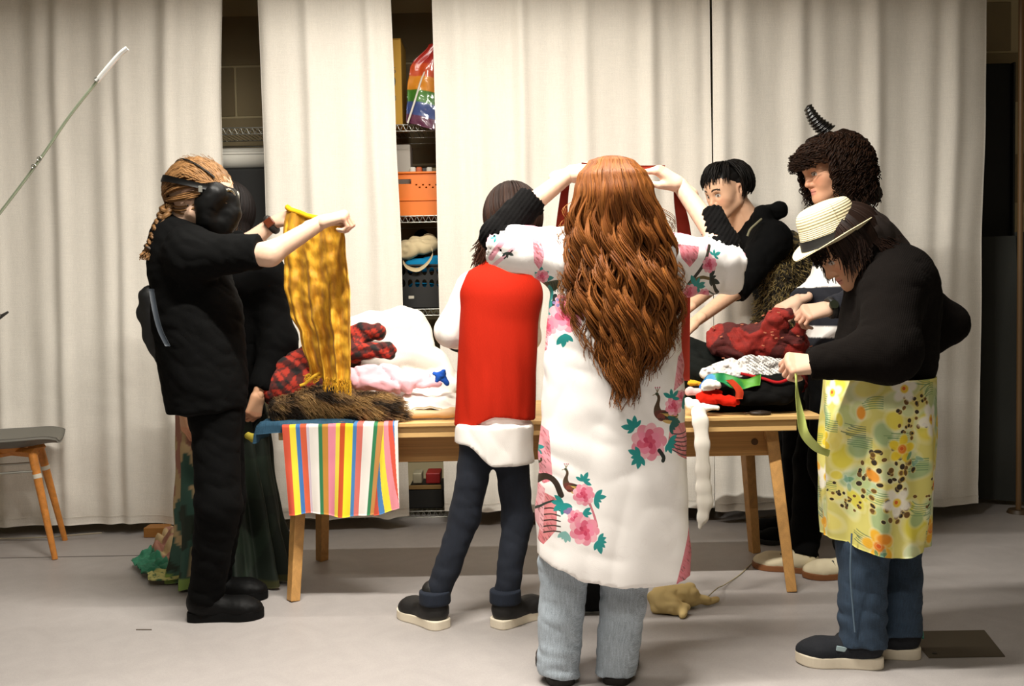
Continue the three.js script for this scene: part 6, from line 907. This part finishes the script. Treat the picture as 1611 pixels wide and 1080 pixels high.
{ // plaid shirt in a heap
  const col = (x, y, z) => { const a = x * 0.8 + y * 0.6 + 0.03 * noise(x * 9, y * 9, z * 9), b = z * 0.5 + y * 0.85 - x * 0.35 + 0.03 * noise(x * 8, z * 9, 2), s = (v) => { const q = v / 0.062 - Math.floor(v / 0.062); return q < 0.36 ? 1 : q > 0.62 && q < 0.7 ? 0.55 : 0; }, k = s(a) + s(b); return k > 1.3 ? lin('#120c0a') : k > 0.8 ? lin('#4c130c') : k > 0.4 ? lin('#5e1d12') : lin('#a62a16'); };
  const p = [B(at(438, 582, 4.2), at(500, 568, 4.22), 0.07, 0.08), B(at(440, 612, 4.18), at(500, 612, 4.18), 0.085, 0.09), B(at(500, 562, 4.24), at(555, 556, 4.3), 0.075, 0.06), B(at(560, 553, 4.25), at(610, 552, 4.23), 0.042, 0.04), B(at(558, 526, 4.33), at(594, 522, 4.31), 0.05, 0.045)];
  lone('plaid_shirt', heap(p, 0.007, 0.011, 13, 16, { color: col, k: 0.03 }), vcol(0.85, { bumpMap: weaveBump, bumpScale: 0.001 }), 'red and black plaid shirt crumpled on the table behind the fur', 'shirt');
}
lone('white_sheet', heap([B(at(590, 522, 4.52), at(640, 514, 4.5), 0.1, 0.105), B(at(640, 530, 4.5), at(704, 594, 4.42), 0.1, 0.055), B(at(560, 560, 4.48), at(620, 570, 4.45), 0.1, 0.12), B(at(560, 612, 4.45), at(700, 618, 4.4), 0.1, 0.09), B(at(600, 628, 4.3), at(700, 632, 4.28), 0.06, 0.05), B(at(545, 520, 4.5), at(560, 560, 4.42), 0.06, 0.06), B(at(690, 600, 4.35), at(716, 602, 4.3), 0.05, 0.035)], 0.008, 0.017, 6, 7, { s: 3, k: 0.06 }), cloth(0xdcd7cd, { roughness: 0.75 }), 'large crumpled white sheet heaped at the back of the table', 'sheet');
lone('pink_cloth', heap([B(at(548, 588, 4.14), at(610, 588, 4.18), 0.036, 0.042), B(at(600, 592, 4.18), at(672, 598, 4.17), 0.048, 0.036), B(at(560, 604, 4.12), at(640, 608, 4.12), 0.035, 0.035), B(at(640, 604, 4.12), at(690, 604, 4.14), 0.032, 0.02)], 0.006, 0.013, 15, 17, { s: 8, k: 0.03, also: (d) => d }), cloth(0xf0b6bf), 'pale pink cloth crumpled in the middle of the table', 'cloth');
lone('blue_tassel', heap([B(at(688, 598, 4.08), at(696, 588, 4.08), 0.014, 0.016), B(at(697, 590, 4.08), at(703, 604, 4.08), 0.016, 0.013), B(at(683, 588, 4.08), at(699, 585, 4.08), 0.01, 0.009)], 0.004, 0.005, 34, 30, { k: 0.012, also: (d) => d }), cloth(0x2457b8), 'bright blue knotted ribbon end beside the pink cloth', 'ribbon');
lone('cream_slipper', blob([B(onTop(650, 636, 4.02, 0.026), onTop(708, 636, 4.02, 0.024), 0.03, 0.022, { n: Y1, f: 0.7 }), B(onTop(700, 634, 4.02, 0.028), onTop(724, 630, 4.02, 0.03), 0.022, 0.018), B(onTop(652, 628, 4.02, 0.05), onTop(700, 628, 4.02, 0.044), 0.02, 0.014, { sub: true, k: 0.01 })], 0.005, { k: 0.02, also: cutTable }), M(0xdcb88a, 0.5), 'tan satin slipper lying at the table edge left of the red tunic', 'slipper');
lone('white_scarf', sheet((u, v) => { const q = onTop(lerp(634, 722, u), 625, lerp(4.16, 4.04, v), 0); q.y = TY + 0.085 - 0.03 * v + 0.008 * Math.sin(u * 9 + v * 4) + 0.01 * noise(u * 6, v * 5, 2) - 0.012 * v; return q; }, 40, 16, 0.008), cloth(0xf4efe4), 'narrow white scarf lying over the tan slipper', 'scarf');
{ // blue cloth over the left front corner
  const t = thing('blue_cloth', 'faded blue cloth draped over the left front corner of the table', 'cloth', V(TL + 0.15, TY, TF - 0.1));
  const fn = (u, v) => { const x0 = TL - 0.05 + u * 0.42, z0 = -4.24 + v * 0.36; const over = Math.max(0, z0 - (TF + 0.004)), left = Math.max(0, TL - x0); let y = TY + 0.006 + 0.008 * (0.5 + 0.5 * Math.sin(z0 * 70 + u * 5)) * (1 - over * 20 > 0 ? 1 : 0) + 0.004 * noise(u * 9, v * 12, 3); let x = x0, z = z0; if (over > 0) { z = TF + 0.01 + 0.004 * Math.sin(u * 20); y = TY - over * (0.35 + 0.5 * (1 - u)) + 0.004; } if (left > 0) { x = TL - 0.012 - left * 0.25 - 0.006 * Math.sin(v * 14); y = Math.min(y, TY - left * 1.5 + 0.006); } return V(x, y, z); };
  part('cloth', sheet(fn, 90, 70, 0.005, [0.6, 0.4]), cloth(0x4a7592, { map: denimMap }), t);
  const n = onTop(400, 665, 3.97, 0); lone('yellow_cloth', blob([B(at(391, 686, 4.0), at(402, 692, 4.0), 0.018, 0.014), B(at(402, 690, 4.0), at(410, 676, 4.0), 0.014, 0.012)], 0.005, { k: 0.02, disp: (x, y, z) => 0.004 * ridge(x * 30, y * 30, z * 30) }), cloth(0xcdbb4a), 'small yellow cloth corner hanging at the left table end', 'cloth');
}
{ // fur stole, matted pile
  const bones = [B(onTop(440, 638, 4.03, 0.055), onTop(520, 632, 4.05, 0.07), 0.045, 0.056), B(onTop(520, 632, 4.05, 0.07), onTop(600, 640, 4.0, 0.055), 0.056, 0.052), B(onTop(480, 620, 4.12, 0.09), onTop(540, 618, 4.12, 0.095), 0.045, 0.045), B(onTop(600, 642, 3.99, 0.048), onTop(622, 642, 3.975, 0.046), 0.046, 0.038), B(onTop(620, 641, 3.97, 0.045), onTop(640, 641, 3.94, 0.045), 0.02, 0.022, { sub: true, k: 0.006 })], f = field(bones, 0.04), t = thing('fur_stole', 'brown and grey fur stole lying along the front of the table', 'stole', onTop(530, 640, 4.03, 0));
  const fc = (x, y, z, k) => { const n = noise(x * 12, y * 30, z * 14); return shadeOf(n > 0.12 ? lin('#a68452') : n > -0.15 ? lin('#7d6140') : lin('#33271a'), k); };
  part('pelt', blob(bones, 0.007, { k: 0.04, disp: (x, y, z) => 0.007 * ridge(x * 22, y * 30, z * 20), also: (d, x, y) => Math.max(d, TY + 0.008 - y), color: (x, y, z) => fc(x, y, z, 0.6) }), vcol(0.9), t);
  const S = new Strands(); seed(111); const [lo, hi] = bounds(bones, 0);
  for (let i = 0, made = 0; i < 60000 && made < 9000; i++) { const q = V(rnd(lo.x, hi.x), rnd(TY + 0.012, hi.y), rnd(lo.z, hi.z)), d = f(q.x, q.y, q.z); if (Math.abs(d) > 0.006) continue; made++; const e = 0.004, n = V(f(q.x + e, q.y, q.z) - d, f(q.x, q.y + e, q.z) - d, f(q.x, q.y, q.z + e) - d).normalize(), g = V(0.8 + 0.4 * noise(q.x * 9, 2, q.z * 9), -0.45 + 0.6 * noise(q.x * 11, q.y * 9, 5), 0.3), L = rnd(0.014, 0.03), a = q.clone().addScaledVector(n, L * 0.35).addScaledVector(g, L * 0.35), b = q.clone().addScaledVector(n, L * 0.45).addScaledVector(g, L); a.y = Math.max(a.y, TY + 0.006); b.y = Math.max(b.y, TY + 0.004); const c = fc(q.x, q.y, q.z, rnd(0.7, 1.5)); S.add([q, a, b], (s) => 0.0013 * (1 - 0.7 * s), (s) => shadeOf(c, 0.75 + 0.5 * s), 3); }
  tag(part('pile', S.build(), HAIRM, t), null, null, null, 'stuff');
}
{ // striped cloth hanging over the front edge
  const t = thing('striped_cloth', 'brightly striped cloth hanging over the front edge of the table', 'cloth', at(536, 700, 3.9)), st = [[0.06, '#d9573c'], [0.115, '#f2dc3c'], [0.15, '#3f78b8'], [0.205, '#dd6240'], [0.225, '#d9c9d6'], [0.305, '#f2ece4'], [0.34, '#2f7a4e'], [0.39, '#c58a36'], [0.455, '#ea8fa0'], [0.49, '#ecd84a'], [0.535, '#c9501f'], [0.6, '#f4e22a'], [0.635, '#4a86c0'], [0.685, '#dd7468'], [0.775, '#f2ede6'], [0.81, '#2f7f52'], [0.86, '#c58a4a'], [0.9, '#e58f9a'], [0.94, '#d9553f'], [0.965, '#4a80b8'], [1.01, '#f2dc3c']].map(([e, c]) => [e, lin(c)]);
  const pick = (s) => { for (const [e, c] of st) if (s < e) return c; return st[st.length - 1][1]; };
  const Z = TF + 0.018, T0 = at(444, 667, 3.91), T1 = at(604, 664, 3.91), B0 = at(456, 811, 3.9), B1 = at(590, 812, 3.9);
  const fn = (u, v) => { if (v < 0.14) { const k = v / 0.14; return V(lerp(T0.x, T1.x, u), TY + 0.006 - 0.004 * (k > 0.85 ? (k - 0.85) * 6 : 0), lerp(TF - 0.14, Z, k)); } const k = (v - 0.14) / 0.86, w = 0.012 * k; return V(lerp(lerp(T0.x, B0.x, k), lerp(T1.x, B1.x, k), u), lerp(TY, lerp(B0.y, B1.y, u) + 0.006 * Math.sin(u * 7), k), Z + 0.006 + w * Math.sin(u * 12 + 1) + 0.8 * w * Math.sin(u * 23)); };
  part('hanging_panel', sheet(fn, 260, 50, 0.004, [1, 1], (u) => pick(u * 0.86)), vcol(0.85, { bumpMap: weaveBump, bumpScale: 0.0006 }), t);
  const C0 = at(626, 662, 3.91), C1 = at(628, 800, 3.88);
  part('folded_corner', sheet((u, v) => { if (v < 0.14) { const k = v / 0.14; return V(lerp(T1.x, C0.x, u), TY + 0.007, lerp(TF - 0.14, Z, k)); } const k = (v - 0.14) / 0.86; return V(lerp(lerp(T1.x, B1.x - 0.004, k), lerp(C0.x, C1.x, k), u), lerp(TY, lerp(B1.y, C1.y, u), k), Z + 0.008 + 0.024 * k * Math.sin(u * 2.6) + 0.01 * k * Math.sin(u * 8)); }, 70, 80, 0.004, [1, 1], (u, v) => { const s = 0.86 + 0.14 * (((u * 0.9 - (v - 0.14) * 0.75) % 1 + 1) % 1); return u > 0.72 + 0.28 * v ? lin('#e9e4dc') : pick(s); }), vcol(0.85, { bumpMap: weaveBump, bumpScale: 0.0006 }), t);
}
// ---- right-hand end
lone('black_garment', heap([B(at(1085, 548, 4.36), at(1122, 560, 4.33), 0.06, 0.055), B(at(1080, 600, 4.3), at(1128, 605, 4.26), 0.1, 0.09), B(at(1078, 575, 4.3), at(1105, 585, 4.22), 0.07, 0.06)], 0.008, 0.012, 10, 12, { s: 12 }), cloth(0x0d100d, { specularIntensity: 0.3 }), 'black garment heaped on the table beside the white robe', 'garment');
{ // red sequinned knit, partly lifted
  const t = thing('red_knitwear', 'dark red knitted garment with sequins, being lifted from the pile', 'knitwear', onTop(1190, 540, 4.3, 0)), kc = (x, y, z) => { const n = noise(x * 60, y * 60, z * 60), m = noise(x * 9, y * 9, z * 9); return m > 0.15 ? shadeOf(lin('#4c0e09'), 1 + 0.4 * n) : shadeOf(lin('#84190d'), 1 + 0.4 * n); };
  const bones = [B(at(1140, 534, 4.3), at(1195, 532, 4.28), 0.07, 0.07), B(at(1195, 545, 4.26), at(1250, 543, 4.22), 0.062, 0.055), B(at(1118, 527, 4.3), at(1142, 528, 4.3), 0.02, 0.05), B(at(1128, 546, 4.26), at(1170, 552, 4.24), 0.048, 0.045), B(at(1150, 600, 4.3), at(1240, 600, 4.28), 0.09, 0.09), B(at(1222, 540, 4.22), at(1222, 504, 4.17), 0.07, 0.042), B(at(1254, 544, 4.2), at(1258, 512, 4.13), 0.05, 0.03), B(at(1216, 502, 4.17), at(1240, 494, 4.13), 0.034, 0.028), B(at(1190, 532, 4.24), at(1225, 512, 4.18), 0.05, 0.04)];
  part('knit', heap(bones, 0.006, 0.012, 16, 18, { color: kc, k: 0.035, also: (d, x, y) => Math.max(d, TY + 0.06 - y) }), vcol(0.85, { bumpMap: knitBump, bumpScale: 0.002 }), t);
  const f = field(bones, 0.035), S = []; seed(121); for (let i = 0; i < 20000 && S.length < 26; i++) { const q = V(rnd(at(1120, 500, 4.3).x, at(1270, 500, 4.3).x), rnd(TY + 0.2, TY + 0.42), rnd(-4.28, -4.1)), d = f(q.x, q.y, q.z); if (d > 0.008 || d < 0.002) continue; const g = new RoundedBoxGeometry(0.012, 0.005, 0.004, 1, 0.001); g.rotateZ(rnd(-0.6, 0.8)); g.translate(q.x, q.y, q.z); S.push(g); }
  for (const g of S) part('sequin', g, M(0xe08a6a, 0.2, { metalness: 0.4 }), t);
}
{ const bones = [B(at(1112, 588, 4.12), at(1152, 577, 4.14), 0.034, 0.04), B(at(1178, 574, 4.15), at(1226, 580, 4.12), 0.046, 0.046), B(at(1150, 588, 4.1), at(1215, 593, 4.08), 0.026, 0.03)]; lone('grey_lace', heap(bones, 0.0055, 0.011, 18, 22, { k: 0.03, s: 17, also: (d) => d, color: (x, y, z) => { const n = noise(x * 55, y * 55, z * 55); return x > at(1172, 580, 4.13).x && (Math.sin((x * 0.8 + y) * 420) > 0.55) ? lin('#4a4744') : n > 0.3 ? lin('#8f8a84') : lin('#dedad4'); } }), vcol(0.85), 'white and grey lace cloth under the red knitwear', 'cloth'); }
lone('black_skirt', heap([B(at(1180, 610, 4.06), at(1246, 606, 4.06), 0.05, 0.055), B(at(1118, 614, 4.08), at(1180, 614, 4.06), 0.045, 0.05), B(at(1165, 628, 3.99), at(1236, 625, 4.0), 0.03, 0.035), B(at(1120, 640, 4.12), at(1245, 638, 4.12), 0.06, 0.06)], 0.007, 0.008, 12, 14, { s: 21 }), cloth(0x0a0908, { specularIntensity: 0.25 }), 'black cloth spread flat near the right table corner', 'cloth');
{ const cv = new THREE.CatmullRomCurve3([at(1100, 613, 4.0), at(1112, 601, 3.995), at(1130, 594, 3.99), at(1150, 601, 3.985), at(1175, 604, 3.985), at(1196, 598, 4.0)]), c = [lin('#2f6fb8'), lin('#3a86b4'), lin('#1f8a4e'), lin('#2f8a3a'), lin('#55982f')]; lone('green_scarf', sheet((u, v) => { const q = cv.getPoint(u); return V(q.x + 0.01 * (v - 0.5), q.y + (v - 0.5) * 0.04 + 0.004 * Math.sin(u * 16 + v * 5), q.z + 0.022 * (0.5 - v) + 0.006 * Math.sin(u * 22)); }, 60, 6, 0.004, [1, 1], (u, v) => c[clamp(Math.floor(u * 5 + 0.5 * v), 0, 4)]), vcol(0.6), 'scarf shading from blue to green on the right-hand pile', 'scarf'); }
lone('red_strap', sheet((u, v) => { const q = new THREE.CatmullRomCurve3([at(1147, 598, 3.98), at(1154, 604, 3.97), at(1163, 616, 3.955), at(1162, 628, 3.95)]).getPoint(u); return V(q.x + (v - 0.5) * 0.028, q.y, q.z + 0.006 * Math.sin(v * 3)); }, 24, 4, 0.006), cloth(0xb83a1e), 'short red strap looped over the black cloth', 'strap');
lone('crimson_strap', tube([at(1165, 588, 4.03), at(1200, 596, 4.01), at(1225, 602, 3.99), at(1250, 592, 4.0)], 0.007, 30, 6), cloth(0xb01e22), 'thin crimson strap running along the top of the black cloth', 'strap');
lone('red_ruffle', heap([B(at(1104, 625, 3.99), at(1156, 632, 3.975), 0.03, 0.024), B(at(1108, 618, 4.0), at(1128, 620, 4.0), 0.022, 0.02)], 0.005, 0.009, 26, 26, { k: 0.02, s: 5 }), cloth(0xd8230f), 'bright red ruffled cloth at the front of the right-hand pile', 'cloth');
lone('white_ruffle', heap([B(at(1090, 640, 3.965), at(1128, 643, 3.955), 0.022, 0.016), B(at(1082, 634, 3.98), at(1105, 640, 3.97), 0.024, 0.02)], 0.005, 0.009, 24, 26, { k: 0.015, s: 15 }), cloth(0xf2eee6), 'white ruffled cloth at the table edge beside the robe', 'cloth');
lone('pink_ruffle', heap([B(at(1084, 616, 4.0), at(1102, 618, 3.99), 0.022, 0.018)], 0.005, 0.006, 24, 26, { also: (d) => d }), cloth(0xe3b0ac), 'pale pink fabric scrap tucked between robe and red ruffle', 'cloth');
lone('yellow_scrap', heap([B(at(1086, 603, 4.04), at(1100, 604, 4.03), 0.016, 0.013)], 0.004, 0.005, 24, 26, { also: (d) => d }), cloth(0xd6a52c), 'small mustard yellow scrap beside the blue end of the scarf', 'cloth');
lone('white_feather', heap([B(at(1108, 609, 3.97), at(1130, 607, 3.97), 0.013, 0.01), B(at(1112, 604, 3.97), at(1121, 603, 3.97), 0.01, 0.01)], 0.004, 0.006, 40, 40, { also: (d) => d }), cloth(0xeae6dd), 'small white feathery piece lying below the blue scarf end', 'trim');
{ const g = [], c = onTop(1195, 642, 3.97, 0.006), t = thing('dark_belt', 'small coiled dark brown belt lying on the bare table top', 'belt', c); const pts = []; for (let i = 0; i <= 60; i++) { const a = i / 60 * 14; pts.push(V(c.x + Math.cos(a) * 0.042 * (1 - i / 110), TY + 0.008 + 0.004 * (i / 60), c.z + Math.sin(a) * 0.024 * (1 - i / 110))); } part('strap', tube(pts, 0.0062, 120, 7), M(0x2a1e14, 0.5), t); part('buckle', (() => { const q = new THREE.TorusGeometry(0.012, 0.0028, 6, 18); q.rotateX(1.4); q.translate(c.x - 0.05, TY + 0.008, c.z); return q; })(), M(0x4a3a2a, 0.4, { metalness: 0.5 }), t); }
{ // white tights hanging over the edge
  const t = thing('white_tights', 'white tights leg hanging down over the table edge beside the robe', 'tights', at(1104, 700, 3.88)), pts = [onTop(1095, 640, 3.98, 0.016), at(1099, 650, 3.905), at(1102, 664, 3.89), at(1105, 700, 3.885), at(1106, 740, 3.885), at(1107, 770, 3.885), at(1109, 790, 3.885), at(1105, 815, 3.885), at(1101, 831, 3.885)], r = [0.022, 0.027, 0.029, 0.028, 0.027, 0.029, 0.03, 0.02, 0.008], L = []; for (let i = 1; i < pts.length; i++) L.push(B(pts[i - 1], pts[i], r[i - 1], r[i], { n: Z1, f: 0.45 }));
  part('leg', blob(L, 0.0045, { k: 0.015, disp: (x, y, z) => 0.0012 * ridge(x * 40, y * 5, z * 40) }), cloth(0xece6da), t);
}
// ---- on the floor
{
  const f = floorAt(1075, 962), F2 = (px, py, h) => { const q = floorAt(px, py); q.y = h; return q; }, t = thing('beige_bag', 'crumpled beige cloth bag lying on the floor right of the pale jeans', 'bag', f);
  part('bag', blob([B(F2(1040, 962, 0.045), F2(1082, 955, 0.05), 0.052, 0.045), B(F2(1075, 958, 0.04), F2(1112, 954, 0.022), 0.038, 0.016), B(F2(1060, 968, 0.03), F2(1030, 966, 0.015), 0.034, 0.014), B(F2(1080, 968, 0.03), F2(1074, 974, 0.012), 0.018, 0.012), B(F2(1112, 954, 0.02), F2(1128, 950, 0.014), 0.014, 0.013)], 0.005, { k: 0.025, disp: (x, y, z) => 0.006 * ridge(x * 20, y * 24, z * 20), also: (d, x, y) => Math.max(d, 0.001 - y) }), cloth(0xcdb47c), t);
  part('drawstring', tube([F2(1112, 953, 0.03), F2(1126, 948, 0.05), F2(1140, 925, 0.012), F2(1165, 905, 0.004), F2(1195, 875, 0.004)], 0.0022, 40, 5), M(0xb0a480, 0.8), t);
  const g = floorAt(938, 976), t2 = thing('black_bag', 'black bag standing on the floor behind the pale jeans', 'bag', g); part('bag', blob([B(V(g.x - 0.1, 0.1, g.z - 0.09), V(g.x + 0.05, 0.1, g.z - 0.09), 0.1, 0.1, { n: Z1, f: 0.7 }), B(V(g.x - 0.06, 0.2, g.z - 0.09), V(g.x + 0.03, 0.2, g.z - 0.09), 0.07, 0.07, { n: Z1, f: 0.7 })], 0.01, { k: 0.06, disp: (x, y, z) => 0.005 * ridge(x * 14, y * 14, z * 14), also: (d, x, y) => Math.max(d, 0.002 - y) }), cloth(0x080808, { specularIntensity: 0.3 }), t2); part('handle', tube([V(g.x - 0.07, 0.25, g.z - 0.09), V(g.x - 0.05, 0.31, g.z - 0.09), V(g.x + 0.01, 0.31, g.z - 0.09), V(g.x + 0.03, 0.25, g.z - 0.09)], 0.008), M(0x0c0c0c, 0.6), t2);
}

renderer.render(scene, camera);
